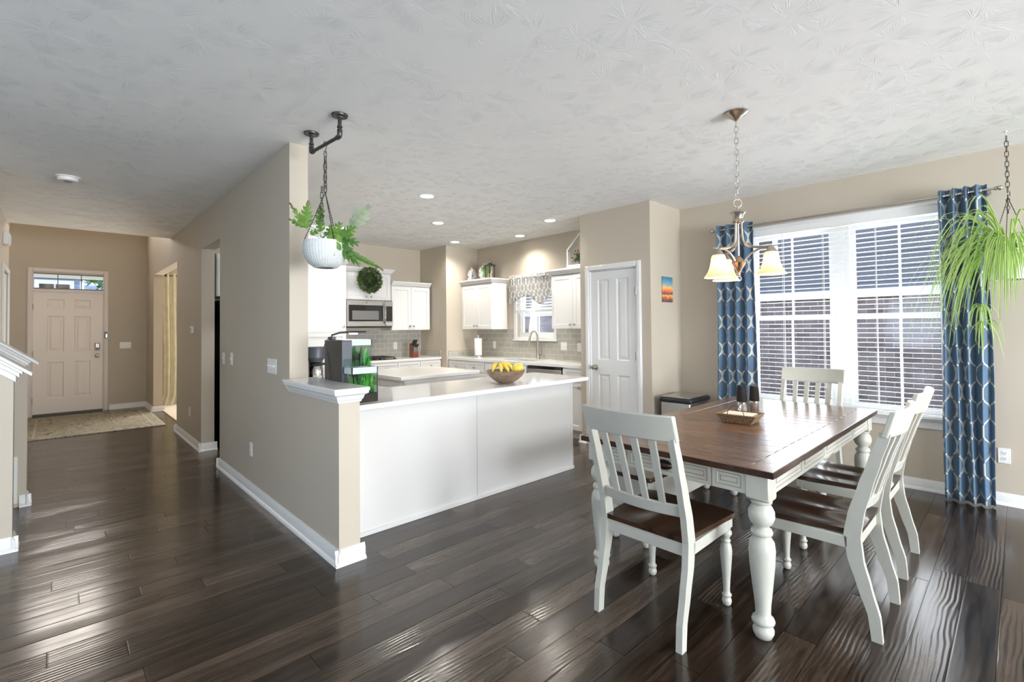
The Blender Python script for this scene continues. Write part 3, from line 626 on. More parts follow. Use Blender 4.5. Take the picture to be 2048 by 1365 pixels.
# ------------------------------------------------------------------ closet door in the left wall
d3 = bpy.data.objects.new('door_3', None); COL.objects.link(d3); d3['kind'] = 'structure'
m = MB()
for a, b, c, d in ((7.93, 7.99, 0, 2.18), (8.80, 8.86, 0, 2.18), (7.99, 8.80, 2.12, 2.18)): m.box(-0.45, -0.432, a, b, c, d)
struct('frame', m, M_TRIM, d3, 0.003)
m = MB(place(-0.46, 8.0, 0.01, pi/2)); m.slab(0.79, 2.1, 0.035, [(a, b, c, d) for a, b in ((0.10, 0.34), (0.45, 0.69)) for c, d in ((0.2, 0.85), (1.0, 1.62), (1.72, 1.95))], 0.009, 0.012, 0.006, 0.028); dd = m.build('door_panel', M_DOOR, d3)
# ------------------------------------------------------------------ stair half walls
def stair_wall(nm, x0, y0, y1, zt):
    SL = 0.80; m = MB(); m.prism([(x0, 0), (x0, zt), (x0-1.9, zt+1.9*SL), (x0-1.9, 0)], y0, y1, 'y'); struct(nm, m, M_WALL)
    return SL
def stair_cap(nm, x0, y0, y1, zt):
    m = MB(); SL = 0.80; L = 1.9; f = lambda d0, z: [(x0+0.012+d0, z-0.8*d0), (x0-L, z+(L+0.012)*SL), (x0-L, z+(L+0.012)*SL+0.0), (x0-L, z)]
    def bar(ov, ex, za, zb):
        a = x0 + ex; za2 = zt - ex*SL
        m.prism([(a, za2+za), (a, za2+zb), (x0-L, zt+L*SL+zb), (x0-L, zt+L*SL+za)], y0-ov, y1+ov, 'y')
    bar(0.012, 0.012, -0.075, -0.03); bar(0.026, 0.028, -0.032, 0.0); bar(0.036, 0.042, -0.002, 0.022); bar(0.055, 0.085, 0.020, 0.045)
    struct(nm, m, M_TRIM, bevel=0.003)
stair_wall('wall_stair_near', -0.195, 4.42, 4.54, 1.15); stair_cap('trim_3', -0.195, 4.42, 4.54, 1.15)
stair_wall('wall_stair_far', -0.165, 5.49, 5.61, 1.15); stair_cap('trim_4', -0.185, 5.49, 5.61, 1.166)
m = MB(); bb(m, 'x', -1.9, -0.1665, 4.42, -1); bb(m, 'y', 4.3915, 4.54, -0.195, 1); struct('baseboard_stair_near', m, M_TRIM)
m = MB(); bb(m, 'x', -0.205, -0.1365, 5.49, -1); bb(m, 'y', 5.4615, 5.61, -0.165, 1); struct('baseboard_stair_far', m, M_TRIM)
m = MB()
for i in range(9): m.box(-0.50-0.26*i-0.27, -0.50-0.26*i, 4.54, 5.49, 0, 0.19*(i+1))
struct('stairs', m, pbr('stair carpet', (0.50, 0.46, 0.40, 1), 1.0, bump=(250, 0.5)))

# ------------------------------------------------------------------ outside
m = MB(); m.box(-30, 40, -30, 45, -0.75, -0.45); struct('ground', m, M_LAWN)
m = MB(); m.box(-3, 6, -11, -6.2, -0.45, -0.06); struct('patio', m, M_CONC)
m = MB(); m.box(-5, 7, YF+0.15, 23.5, -0.45, -0.10); struct('street_bounce_slab', m, M_CONC)  # unseen pale slab, added to bounce light up under the porch
hb = thing('house', (9.6, 3.5, -0.45), 'brown brick house with dark grey siding above, outside the dining window', 'house')
m = MB(); m.box(9.6, 13, -8, 5.6, -0.45, 1.85); m.build('brick_wall', M_BRICK, hb)
m = MB(); m.box(9.68, 13, -8, 5.6, 1.85, 6.4); m.build('siding_wall', M_SIDING, hb)
m = MB(); m.box(9.56, 9.66, -8, 5.62, 1.83, 1.97); m.build('trim_band', M_VINYL, hb)
m = MB(); m.box(9.62, 9.70, 3.05, 4.10, 2.35, 3.9); fw = m.build('window', M_VINYL, hb)
m = MB(); m.box(9.60, 9.63, 3.13, 4.02, 2.43, 3.82); m.build('pane', M_BLACKG, fw)
m = MB(); m.prism([(9.2, 6.3), (11.3, 8.0), (13.4, 6.3)], -8.2, 5.9, 'y'); m.build('roof', M_ROOF, hb)
hc = thing('house', (13.0, 14.0, -0.45), 'neighbour house with pale gable wall and dark shingle roof, seen over the kitchen sink', 'house')
m = MB(); m.box(12.5, 20, 9.5, 22, -0.45, 1.85); m.build('wall', pbr('mauve brown brick', (0.20, 0.155, 0.16, 1), 0.9, var=(3, 0.15)), hc)
m = MB(); m.box(12.45, 12.6, 9.3, 22, 1.78, 2.0); m.box(12.4, 12.6, 9.3, 12.0, 1.85, 2.15); m.build('fascia', M_VINYL, hc)
m = MB(); m.prism([(9.2, 1.95), (12.0, 3.9), (14.0, 1.95)], 12.35, 20, 'x'); m.build('roof', M_ROOF, hc)
m = MB(); m.box(12.7, 20, 13.6, 22, 1.95, 4.6); m.build('gable_wall', pbr('pale gable siding', (0.62, 0.66, 0.72, 1), 0.8), hc)
hd = thing('house', (0, 24, -0.45), 'light blue sided house across the street, seen through the transom', 'house')
m = MB(); m.box(-6, 8, 24, 30, -0.45, 3.35); m.build('wall', M_SIDEL, hd)
m = MB(); m.box(-6.3, 8.3, 23.5, 30.3, 3.35, 5.2); m.build('eave', pbr('cream eave', (0.80, 0.74, 0.62, 1), 0.8), hd)
for x in (-0.45, 0.75):
    m = MB(); m.box(x-0.12, x+0.92 if x < 0 else x+0.75, 23.9, 24.02, 2.05, 3.25); f = m.build('window', M_VINYL, hd)
    m = MB(); m.box(x, x+0.38, 23.86, 23.9, 2.15, 3.1); m.box(x+0.43, (x+0.80 if x < 0 else x+0.6), 23.86, 23.9, 2.15, 3.1); m.build('pane', M_BLACKG if x < 0 else M_SIDEL, f)
m = MB(); m.box(-4, 5, YF+0.15, YF+2.3, 2.62, 2.8); m.box(-4, 5, YF+2.2, YF+2.3, 2.475, 2.62); struct('porch_ceiling', m, pbr('cream porch', (0.85, 0.80, 0.68, 1), 0.8))
M_TREE = mat_leaf('tree leaves', (0.03, 0.08, 0.015, 1), (0.10, 0.20, 0.04, 1))
tr = thing('tree', (1.75, 21.0, -0.45), 'small green tree in front of the light blue house', 'tree')
random.seed(4); m = MB()
for i in range(700):
    u, v, w = random.gauss(0, .42), random.gauss(0, .42), random.gauss(0, .40)
    c = Vector((1.75+u, 21+v, 2.85+w)); a = random.random()*6.28; s = 0.09
    q = [Vector((cos(a)*s, sin(a)*s, 0.02)), Vector((-sin(a)*s*.6, cos(a)*s*.6, s*.7)), Vector((-cos(a)*s, -sin(a)*s, 0)), Vector((sin(a)*s*.6, -cos(a)*s*.6, -s*.7))]
    m.add([tuple(c+p) for p in q], [(0, 1, 2, 3)])
m.build('crown', M_TREE, tr, smooth=False)
m = MB(); m.tube([(1.75, 21, -0.45), (1.78, 21, 1.4), (1.75, 21, 2.8)], [0.09, 0.06, 0.02]); m.build('trunk', pbr('bark', (0.10, 0.07, 0.05, 1), 0.9), tr)
# ------------------------------------------------------------------ kitchen
CT = 0.915                                             # worktop height
def knob(mb, x, z, M): mb.lathe([(0.007, 0), (0.006, 0.010), (0.015, 0.017), (0.0175, 0.024), (0.013, 0.030), (0.003, 0.032)], 14, M=M @ TR(x, -0.018, z) @ RX(pi/2))
def cabinet(name, M, W_, D, z0, z1, fronts, label, cat='cabinet', group=None, crown=0.0, crown_sides=(1, 1), toe=False):
    """local frame: front at y=0 facing -y, x to the viewer's right"""
    loc = M.to_translation(); r = thing(name, (loc.x, loc.y, z0), label, cat, group)
    m = MB(M)
    if toe: m.box(0, W_, 0, D, z0+0.10, z1); m.box(0, W_, 0.06, D, z0, z0+0.10)
    else: m.box(0, W_, 0, D, z0, z1)
    m.build('body', M_CAB, r, 0.0015)
    for kind, x, z, w, h, kn in fronts:
        f = MB(M @ TR(x, -0.019, z))
        e = 0.055 if kind == 'door' else 0.032
        if kind == 'plain': f.box(0, w, 0, 0.019, 0, h)
        else: f.slab(w, h, 0.019, [(e, w-e, e, h-e)], 0.007, 0.006)
        d = f.build('door' if kind != 'drawer' else 'drawer', M_CAB, r, 0.0)
        if kn:
            k_ = MB(); knob(k_, x + kn[0], kn[1], M); k_.build('knob', M_NICKEL, d)
    if crown:
        c = MB(M); a, b = crown_sides
        prof = [(0.0, 0.0), (0.008, 0.012), (0.016, 0.016), (0.040, 0.052), (0.048, 0.054), (0.048, crown)]
        for i in range(len(prof)-1):
            (p, h0), (q, h1) = prof[i], prof[i+1]
            A = [(-p*a, D), (-p*a, -0.019-p), (W_+p*b, -0.019-p), (W_+p*b, D)]; B = [(-q*a, D), (-q*a, -0.019-q), (W_+q*b, -0.019-q), (W_+q*b, D)]
            for j in range(3): c.add([(*A[j], z1+h0), (*A[j+1], z1+h0), (*B[j+1], z1+h1), (*B[j], z1+h1)], [(0, 1, 2, 3)])
        q = prof[-1][0]; c.add([(-q*a, -0.019-q, z1+crown), (W_+q*b, -0.019-q, z1+crown), (W_+q*b, D, z1+crown), (-q*a, D, z1+crown)], [(0, 1, 2, 3)])
        c.add([(-q*a, D, z1+crown), (W_+q*b, D, z1+crown), (W_, D, z1), (0, D, z1)], [(0, 1, 2, 3)])
        c.build('crown_moulding', M_CAB, r)
    return r
F_Y = lambda x, y: place(x, y, 0, 0)                    # faces the dining side (-y)
F_X = lambda x, y: place(x, y, 0, -pi/2)                # faces the hall side (-x); local x runs towards -y
F_PX = lambda x, y: place(x, y, 0, pi/2)                # faces +x
F_PY = lambda x, y: place(x, y, 0, pi)
D_ = lambda x, z, w, h, kx=None, kz=None: ('door', x, z, w, h, None if kx is None else (kx, kz))

# peninsula
pen = cabinet('peninsula', F_PY(3.69, 3.56), 3.69-1.352, 0.50, 0.0, 0.868,
    [('plain', 0.01, 0.11, 0.57, 0.74, None), ('plain', 0.59, 0.11, 0.57, 0.74, None), ('plain', 1.17, 0.11, 0.57, 0.74, None), ('plain', 1.75, 0.11, 0.57, 0.74, None)],
    'white panelled peninsula cabinet standing between the half wall and the pantry', 'cabinet')
m = MB(); m.box(1.352, 2.480, YP, YP+0.012, 0.03, 0.868); m.box(2.486, 3.66, YP, YP+0.012, 0.03, 0.868); m.box(2.474, 2.492, YP+0.006, YP+0.016, 0.03, 0.868)
m.box(3.66, 3.692, YP-0.004, YP+0.012, 0.03, 0.868); m.build('back_panel', M_CAB, pen)
m = MB(); m.box(1.352, 3.70, YP-0.012, YP+0.012, 0, 0.03); m.build('base_strip', M_CAB, pen, 0.003)
m = MB(); m.box(1.347, 3.722, 2.865, 3.59, 0.872, 0.906); m.box(1.347, 1.985, 3.59, 5.40, 0.872, 0.906)
wt = m.build('worktop', M_QUARTZ, None, 0.003, seg=2); tag(wt, 'white quartz worktop on the peninsula, holding the fruit bowl and the aquarium', 'countertop')
# run along the hall wall
cabinet('base_cabinet', F_PX(1.955, 3.60), 1.80, 0.60, 0.0, 0.870, [('drawer', 0.02+0.45*i, 0.70, 0.42, 0.15, (0.21, 0.775)) for i in range(4)] + [D_(0.02+0.45*i, 0.12, 0.42, 0.57, 0.38, 0.64) for i in range(4)],
        'white base cabinet under the coffee maker, hidden behind the half wall', 'cabinet', toe=True)
cabinet('wall_cabinet', F_PX(1.665, 3.85), 1.42, 0.315, 1.365, 2.135, [D_(0.01+0.352*i, 1.375, 0.345, 0.75, (0.31 if i % 2 == 0 else 0.035), 1.43) for i in range(0)] + [('door', 0.01+0.352*i, 1.375, 0.344, 0.75, None) for i in range(4)],
        'tall white wall cabinet with a plain end panel behind the hanging white planter', 'cabinet', crown=0.075, crown_sides=(1, 0))
# tall cabinet and refrigerator beyond the doorway
cabinet('tall_cabinet', F_Y(2.36, 6.56), 0.62, 0.61, 0.0, 2.30, [D_(0.01, 1.36, 0.60, 0.92, 0.56, 1.42), D_(0.01, 0.12, 0.60, 1.22, 0.56, 1.1)],
        'tall white pantry cabinet beside the refrigerator', 'cabinet', toe=True, crown=0.06)
fr = thing('refrigerator', (1.86, 6.80, 0), 'black refrigerator just inside the hall doorway, light edge strip on its door', 'refrigerator')
m = MB(); m.box(1.405, 2.32, 6.50, 7.16, 0.02, 1.745); m.build('body', M_BLACK, fr, 0.004)
m = MB(); m.box(1.435, 1.86, 6.44, 6.498, 0.62, 1.74); d = m.build('door', M_BLACKG, fr, 0.006)
m = MB(); m.tube([(1.83, 6.40, 0.8), (1.83, 6.39, 0.9), (1.83, 6.39, 1.6), (1.83, 6.40, 1.7)], 0.012); m.build('handle', M_STEEL, d)
m = MB(); m.box(1.87, 2.31, 6.44, 6.498, 0.62, 1.74); d = m.build('door', M_BLACKG, fr, 0.006)
m = MB(); m.box(1.435, 2.31, 6.44, 6.498, 0.08, 0.61); d = m.build('drawer', M_BLACKG, fr, 0.006)
m = MB(); m.box(1.405, 1.432, 6.43, 6.50, 0.06, 1.66); m.build('edge_strip', M_STEEL, fr, 0.003)
cabinet('wall_cabinet', F_Y(1.37, 6.52), 0.96, 0.62, 1.79, 2.30, [D_(0.01, 1.80, 0.465, 0.49, 0.43, 1.84), D_(0.485, 1.80, 0.465, 0.49, 0.035, 1.84)], 'white cabinet above the black refrigerator', 'cabinet')
# range wall
YC = YR-0.33
cabinet('wall_cabinet', F_Y(2.985, YC), 0.085, 0.325, 1.365, 2.13, [], 'narrow white filler cabinet left of the microwave', 'cabinet', crown=0.06, crown_sides=(0, 0))
cabinet('wall_cabinet', F_Y(3.078, YC), 0.758, 0.325, 1.825, 2.245, [D_(0.006, 1.832, 0.371, 0.405, 0.335, 1.875), D_(0.381, 1.832, 0.371, 0.405, 0.036, 1.875)],
        'white cabinet above the microwave with the round wreath on its doors', 'cabinet', crown=0.07)
cabinet('wall_cabinet', F_Y(3.846, YC), 0.722, 0.325, 1.36, 2.07, [D_(0.006, 1.367, 0.353, 0.695, 0.320, 1.425), D_(0.363, 1.367, 0.353, 0.695, 0.034, 1.425)],
        'white two-door wall cabinet right of the microwave, above the knife block', 'cabinet', crown=0.07, crown_sides=(0, 0))
cabinet('base_cabinet', F_Y(2.99, YR-0.61), 1.595, 0.60, 0.0, 0.878,
        [('drawer', 0.01+0.40*i, 0.71, 0.385, 0.15, (0.19, 0.785)) for i in range(4)] + [D_(0.01+0.40*i, 0.12, 0.385, 0.58, 0.35, 0.65) for i in range(4)], 'white base cabinet under the gas cooktop', 'cabinet', toe=True)
m = MB(); m.box(2.985, XP-0.004, YR-0.635, YR-0.009, 0.880, CT); o = m.build('worktop', M_QUARTZ, None, 0.003, seg=2); tag(o, 'white quartz worktop along the range wall, under the cooktop and knife block', 'countertop')
m = MB(); m.box(2.985, XP, YR-0.008, YR, CT, 1.36); struct('trim_5', m, M_TILEX)
m = MB(); m.box(XP-0.008, XP, YR-0.60, YR-0.008, CT, CT+0.10); struct('trim_6', m, M_TILEY)
# sink wall
XC = XW-0.33
cabinet('wall_cabinet', F_X(XC, 6.405), 0.752, 0.325, 1.362, 2.09, [D_(0.006, 1.369, 0.368, 0.712, 0.335, 1.42), D_(0.378, 1.369, 0.368, 0.712, 0.034, 1.42)],
        'white wall cabinet left of the sink window, holding the green plate and lantern', 'cabinet', crown=0.075, crown_sides=(0, 1))
cabinet('wall_cabinet', F_X(XC, 4.405), 0.745, 0.325, 1.362, 2.09, [D_(0.006, 1.369, 0.365, 0.712, 0.330, 1.42), D_(0.375, 1.369, 0.365, 0.712, 0.034, 1.42)],
        'white wall cabinet right of the sink window, holding the house-shaped frame', 'cabinet', crown=0.075, crown_sides=(1, 0))
XB = XW-0.61
cabinet('base_cabinet', F_X(XB, 6.405), 0.90, 0.60, 0.0, 0.878, [('drawer', 0.01, 0.71, 0.435, 0.15, (0.217, 0.785)), ('drawer', 0.455, 0.71, 0.435, 0.15, (0.217, 0.785)), D_(0.01, 0.12, 0.435, 0.58, 0.40, 0.65), D_(0.455, 0.12, 0.435, 0.58, 0.04, 0.65)],
        'white base cabinet under the paper towel holder', 'cabinet', toe=True)
cabinet('base_cabinet', F_X(XB, 5.50), 0.89, 0.60, 0.0, 0.70, [D_(0.01, 0.12, 0.43, 0.56, 0.39, 0.62), D_(0.45, 0.12, 0.43, 0.56, 0.04, 0.62)], 'white sink cabinet below the kitchen window', 'cabinet', toe=True)
m = MB(); m.box(XB-0.019, XB, 4.62, 5.49, 0.71, 0.86); m.box(XB, XB+0.02, 4.612, 5.498, 0.70, 0.878); o = m.build('false_drawer_front', M_CAB, None, 0.002); tag(o, 'plain white false drawer front below the sink', 'drawer front')
cabinet('base_cabinet', F_X(XB, 3.985), 0.325, 0.60, 0.0, 0.878, [('drawer', 0.01, 0.71, 0.305, 0.15, (0.15, 0.785)), D_(0.01, 0.12, 0.305, 0.58, 0.27, 0.65)],
        'narrow white base cabinet between the dishwasher and the pantry', 'cabinet', toe=True)
dw = thing('dishwasher', (XB+0.3, 4.30, 0), 'stainless dishwasher with black control edge between white base cabinets', 'dishwasher')
m = MB(); m.box(XB+0.005, XW-0.03, 3.995, 4.602, 0.10, 0.876); m.box(XB+0.05, XW-0.03, 3.995, 4.602, 0.0, 0.10); m.build('body', M_BLACK, dw)
m = MB(); m.box(XB-0.028, XB+0.004, 3.998, 4.60, 0.11, 0.835); d = m.build('door', M_STEEL, dw, 0.004)
m = MB(); m.tube([(XB-0.03, 4.55, 0.775), (XB-0.058, 4.54, 0.775), (XB-0.058, 4.05, 0.775), (XB-0.03, 4.04, 0.775)], 0.010); m.build('handle', M_STEEL, d)
m = MB(); m.box(XB-0.024, XB+0.004, 3.998, 4.60, 0.838, 0.866); m.build('control_strip', M_BLACKG, dw)
m = MB(); sx0, sx1, sy0, sy1 = 4.76, 5.13, 4.66, 5.38
for a in ((XB-0.028, sx0, 3.656, 6.405), (sx1, XW-0.009, 3.656, 6.405), (sx0, sx1, 3.656, sy0), (sx0, sx1, sy1, 6.405)): m.box(a[0], a[1], a[2], a[3], 0.880, CT)
o = m.build('worktop', M_QUARTZ, None, 0.0, seg=2); tag(o, 'white quartz worktop along the sink wall, under the faucet', 'countertop')
m = MB()
m.box(sx0, sx1, sy0, sy1, 0.735, 0.74)
for a in ((sx0-0.004, sx0, sy0, sy1), (sx1, sx1+0.004, sy0, sy1), (sx0, sx1, sy0-0.004, sy0), (sx0, sx1, sy1, sy1+0.004)): m.box(a[0], a[1], a[2], a[3], 0.735, 0.879)
o = m.build('sink', M_STEEL); tag(o, 'stainless undermount sink below the kitchen window', 'sink')
m = MB(); m.box(XW-0.008, XW, 3.652, WIN2[0]-0.052, CT, 1.362); m.box(XW-0.008, XW, WIN2[1]+0.052, YJ, CT, 1.362); m.box(XW-0.008, XW, WIN2[0]-0.052, WIN2[1]+0.052, CT, 1.178); struct('trim_7', m, M_TILEY)
m = MB(); m.box(XB-0.02, XW-0.008, YJ-0.008, YJ, CT, CT+0.10); struct('trim_8', m, M_TILEX)

# faucet
fa = thing('faucet', (5.19, 4.93, CT), 'brushed nickel pull-down kitchen faucet behind the sink', 'faucet')
m = MB(); m.lathe([(0.030, 0), (0.030, 0.008), (0.024, 0.014), (0.022, 0.10), (0.018, 0.13)], 20, M=TR(5.19, 4.93, CT)); m.build('base', M_NICKEL, fa)
m = MB(); m.tube([(5.19, 4.93, CT+0.1), (5.19, 4.93, CT+0.30)] + bez((5.19, 4.93, CT+0.31), (5.19, 4.93, CT+0.46), (5.04, 4.93, CT+0.46), (5.02, 4.93, CT+0.30), 12), 0.016, 12); m.build('spout', M_NICKEL, fa)
m = MB(); m.tube([(5.02, 4.93, CT+0.31), (5.016, 4.93, CT+0.26), (5.008, 4.93, CT+0.20)], [0.015, 0.020, 0.022], 14); m.build('spray_head', M_NICKEL, fa)
m = MB(); m.tube([(5.19, 4.93, CT+0.06), (5.19, 4.86, CT+0.075)], 0.013, 10); m.tube([(5.19, 4.865, CT+0.07), (5.185, 4.845, CT+0.12), (5.175, 4.835, CT+0.17)], [0.010, 0.008, 0.006], 8); m.build('lever', M_NICKEL, fa)
# paper towel holder
pt = thing('paper_towel_holder', (4.93, 6.00, CT), 'white paper towel roll on a round steel holder by the tiled corner', 'paper towel holder')
m = MB(); m.lathe([(0.078, 0), (0.080, 0.006), (0.078, 0.020), (0.070, 0.026)], 24, M=TR(4.93, 6.00, CT)); m.build('base', M_STEEL, pt)
m = MB(); m.lathe([(0.007, 0.02), (0.007, 0.33), (0.014, 0.335), (0.014, 0.350), (0.006, 0.360)], 12, M=TR(4.93, 6.00, CT)); m.build('rod', M_STEEL, pt)
m = MB(); m.lathe([(0.020, 0.03), (0.058, 0.03), (0.060, 0.034), (0.060, 0.300), (0.058, 0.304), (0.020, 0.304)], 28, M=TR(4.93, 6.00, CT)); m.build('towel_roll', M_PAPER, pt)
# microwave
mw = thing('microwave', (3.46, 6.97, 1.41), 'stainless over-the-range microwave below the wreath cabinet', 'microwave')
YM = YR-0.40
m = MB(); m.box(3.080, 3.838, YM+0.012, YR-0.01, 1.415, 1.818); m.box(3.08, 3.838, YM+0.02, YR-0.02, 1.405, 1.415); m.build('body', pbr('dark grey metal', (0.06, 0.058, 0.055, 1), 0.4, 0.6), mw, 0.003)
m = MB(); m.box(3.084, 3.700, YM-0.012, YM+0.012, 1.425, 1.815); d = m.build('door', M_STEEL, mw, 0.004)
m = MB(); m.box(3.112, 3.665, YM-0.016, YM-0.010, 1.500, 1.745); wn_ = m.build('window', M_BLACKG, d, 0.002)
m = MB(); m.box(3.165, 3.59, YM-0.018, YM-0.015, 1.525, 1.66); m.build('window_mesh', pbr('grey oven glass', (0.16, 0.16, 0.155, 1), 0.2), d)
m = MB(); m.tube(bez((3.683, YM-0.012, 1.47), (3.683, YM-0.075, 1.52), (3.683, YM-0.075, 1.73), (3.683, YM-0.012, 1.78), 10), 0.013, 8); m.build('handle', M_CHROME, d)
m = MB(); m.lathe([(0.017, 0), (0.016, 0.003)], 20, M=TR(3.40, YM-0.012, 1.782) @ RX(pi/2)); m.build('round_badge', M_CHROME, d)
m = MB(); m.box(3.704, 3.835, YM-0.012, YM+0.012, 1.425, 1.815); cp_ = m.build('control_panel', M_STEEL, mw, 0.004)
m = MB(); m.box(3.716, 3.822, YM-0.016, YM-0.010, 1.500, 1.735); m.build('display', M_BLACKG, cp_)
m = MB()
for i in range(3): m.lathe([(0.013, 0), (0.012, 0.006), (0.004, 0.007)], 14, M=TR(3.735+0.035*i, YM-0.012, 1.462) @ RX(pi/2))
m.build('button', M_PLATE, cp_)
# wreath
wr = thing('wreath', (3.425, YM-0.02, 2.10), 'round green boxwood wreath hanging on the cabinet above the microwave', 'wreath')
random.seed(11); m = MB()
for i in range(2600):
    a = random.random()*2*pi; b = random.random()*2*pi; R = 0.086 + 0.088*cos(b)*random.uniform(0.75, 1.12); dy = -0.05*sin(b)
    c = Vector((3.425 + R*cos(a), YM-0.068 + dy*random.uniform(.6, 1.2) , 2.12 + R*sin(a)))
    d = Vector((cos(a)*cos(b), -sin(b)*0.8, sin(a)*cos(b))) + Vector((random.uniform(-.7, .7), random.uniform(-.6, .6), random.uniform(-.7, .7))); d.normalize()
    s = random.uniform(0.013, 0.021); w = d.cross(Vector((random.random(), random.random(), random.random()))).normalized()*s*0.5
    m.add([tuple(c), tuple(c+d*s+w), tuple(c+d*s*2), tuple(c+d*s-w)], [(0, 1, 2, 3)])
m.build('leaf_ring', mat_leaf('boxwood leaf', (0.022, 0.060, 0.018, 1), (0.11, 0.17, 0.035, 1), trans=0.15), wr, smooth=False)
m = MB(); m.torus(0.10, 0.018, 20, 6, M=TR(3.425, YM-0.062, 2.12) @ RX(pi/2)); m.build('ring_frame', pbr('dark twig', (0.03, 0.035, 0.02, 1), 0.9), wr)
m = MB(); m.box(3.418, 3.430, YM-0.052, YM-0.050, 2.20, 2.318); m.box(3.418, 3.430, YM-0.052, YC, 2.314, 2.318); m.build('ribbon', pbr('pale ribbon', (0.5, 0.6, 0.55, 1), 0.7), wr)
# cooktop
ck = thing('cooktop', (3.46, 6.86, CT), 'black gas cooktop with iron grates on the range wall worktop', 'cooktop')
m = MB(); m.box(3.09, 3.83, 6.63, 7.08, CT, CT+0.010); m.build('plate', M_BLACKG, ck, 0.003)
for cx in (3.28, 3.64):
    m = MB(); 
    for dx in (-0.16, 0.16): m.box(cx+dx-0.006, cx+dx+0.006, 6.66, 7.05, CT+0.026, CT+0.040)
    for yy in (6.66, 6.76, 6.855, 6.95, 7.05): m.box(cx-0.166, cx+0.166, yy-0.006, yy+0.006, CT+0.026, CT+0.040)
    for dx in (-0.16, 0.16):
        for yy in (6.66, 7.05): m.box(cx+dx-0.008, cx+dx+0.008, yy-0.008, yy+0.008, CT+0.008, CT+0.03)
    m.build('grate', M_BLACK, ck)
    for yy in (6.76, 6.95):
        m = MB(); m.lathe([(0.045, 0), (0.045, 0.008), (0.03, 0.016), (0.005, 0.017)], 18, M=TR(cx, yy, CT+0.010)); m.build('burner', M_IRON, ck)
# knife block
kb = thing('knife_block', (4.26, 6.80, CT), 'red-brown wooden knife block with black handled knives on the range worktop', 'knife block')
WB = mat_wood('red brown wood', (0.11, 0.026, 0.014, 1), (0.20, 0.060, 0.032, 1), (8, 8, 20))
m = MB(); m.prism([(0.0, 0), (0.12, 0), (0.12, 0.225), (0.085, 0.235), (0.0, 0.11)], -0.05, 0.05, 'x', M=TR(4.26, 6.78, CT)); m.build('block', WB, kb, 0.003)
kp = None
for i in range(4):
    for j in range(2):
        M = TR(4.26-0.034+0.022*i, 6.80+0.045*j, CT+0.135+0.06*j) @ RX(radians(28))
        m = MB(); m.box(-0.007, 0.007, -0.009, 0.009, 0.0, 0.095 + 0.01*((i*3+j) % 3), M=M); h = m.build('knife_handle', M_BLACK, kb, 0.003)
for i in range(6):
    m = MB(); m.box(4.215+0.015*i, 4.223+0.015*i, 6.768, 6.779, CT+0.09, CT+0.17); m.build('steak_knife_handle', M_STEEL, kb, 0.002)

# island
isl = cabinet('island_cabinet', F_Y(2.53, 4.26), 0.88, 0.93, 0.0, 0.868, [('plain', 0.0, 0.765, 0.88, 0.10, None), ('plain', 0.0, 0.02, 0.07, 0.74, None), ('plain', 0.81, 0.02, 0.07, 0.74, None)],
    'white kitchen island cabinet with a black slab for its open niche facing the peninsula', 'cabinet')
m = MB(); m.box(2.60, 3.34, 4.235, 4.259, 0.42, 0.762); m.build('niche', M_BLACKG, isl)  # flat black slab stands in for the shade inside an open niche
m = MB(); m.box(2.60, 3.34, 4.241, 4.259, 0.12, 0.42); m.build('drawer', M_CAB, isl)
m = MB(place(2.53, 5.18, 0, -pi/2)); 
for q in range(2):
    f = MB(place(2.53, 5.18, 0, -pi/2) @ TR(0.02+0.445*q, -0.019, 0.12)); f.slab(0.435, 0.72, 0.019, [(0.05, 0.385, 0.05, 0.67)], 0.007, 0.006); d = f.build('door', M_CAB, isl)
    k_ = MB(); knob(k_, 0.40+0.445*q if q == 0 else 0.50+0.35, 0.76, place(2.53, 5.18, 0, -pi/2)); k_.build('knob', M_NICKEL, d)
m = MB(); m.box(2.47, 3.47, 4.20, 5.24, 0.872, 0.906); o = m.build('worktop', M_QUARTZ, None, 0.003, seg=2); tag(o, 'white quartz worktop on the kitchen island', 'countertop')

# coffee maker
cm = thing('coffee_maker', (1.71, 4.42, 0.906), 'black drip coffee maker with steel carafe behind the half wall', 'coffee maker')
bx0, by0, bz = 1.62, 4.36, 0.906
m = MB(); m.box(bx0, bx0+0.20, by0, by0+0.24, bz, bz+0.035); m.box(bx0, bx0+0.20, by0+0.15, by0+0.24, bz, bz+0.31); m.box(bx0, bx0+0.20, by0+0.02, by0+0.24, bz+0.285, bz+0.315); m.box(bx0, bx0+0.022, by0, by0+0.2, bz+0.0, bz+0.2); m.build('body', M_BLACK, cm, 0.006)
m = MB(); m.lathe([(0.050, 0.185), (0.072, 0.21), (0.090, 0.225), (0.092, 0.312), (0.088, 0.322)], 26, M=TR(bx0+0.10, by0+0.06, bz)); m.build('brew_basket', M_GREYP, cm)
m = MB(); m.lathe([(0.060, 0.036), (0.064, 0.045), (0.064, 0.12), (0.050, 0.145), (0.048, 0.150)], 26, M=TR(bx0+0.10, by0+0.06, bz)); cf = m.build('carafe', M_CHROME, cm)
m = MB(); m.lathe([(0.052, 0.150), (0.056, 0.160), (0.050, 0.175), (0.02, 0.180)], 22, M=TR(bx0+0.10, by0+0.06, bz)); m.build('lid', M_BLACK, cf)
m = MB(); m.tube([(bx0+0.14, by0+0.02, bz+0.165), (bx0+0.20, by0-0.01, bz+0.17), (bx0+0.205, by0-0.015, bz+0.14), (bx0+0.20, by0-0.01, bz+0.05)], 0.011, 8); m.build('handle', M_BLACK, cf)

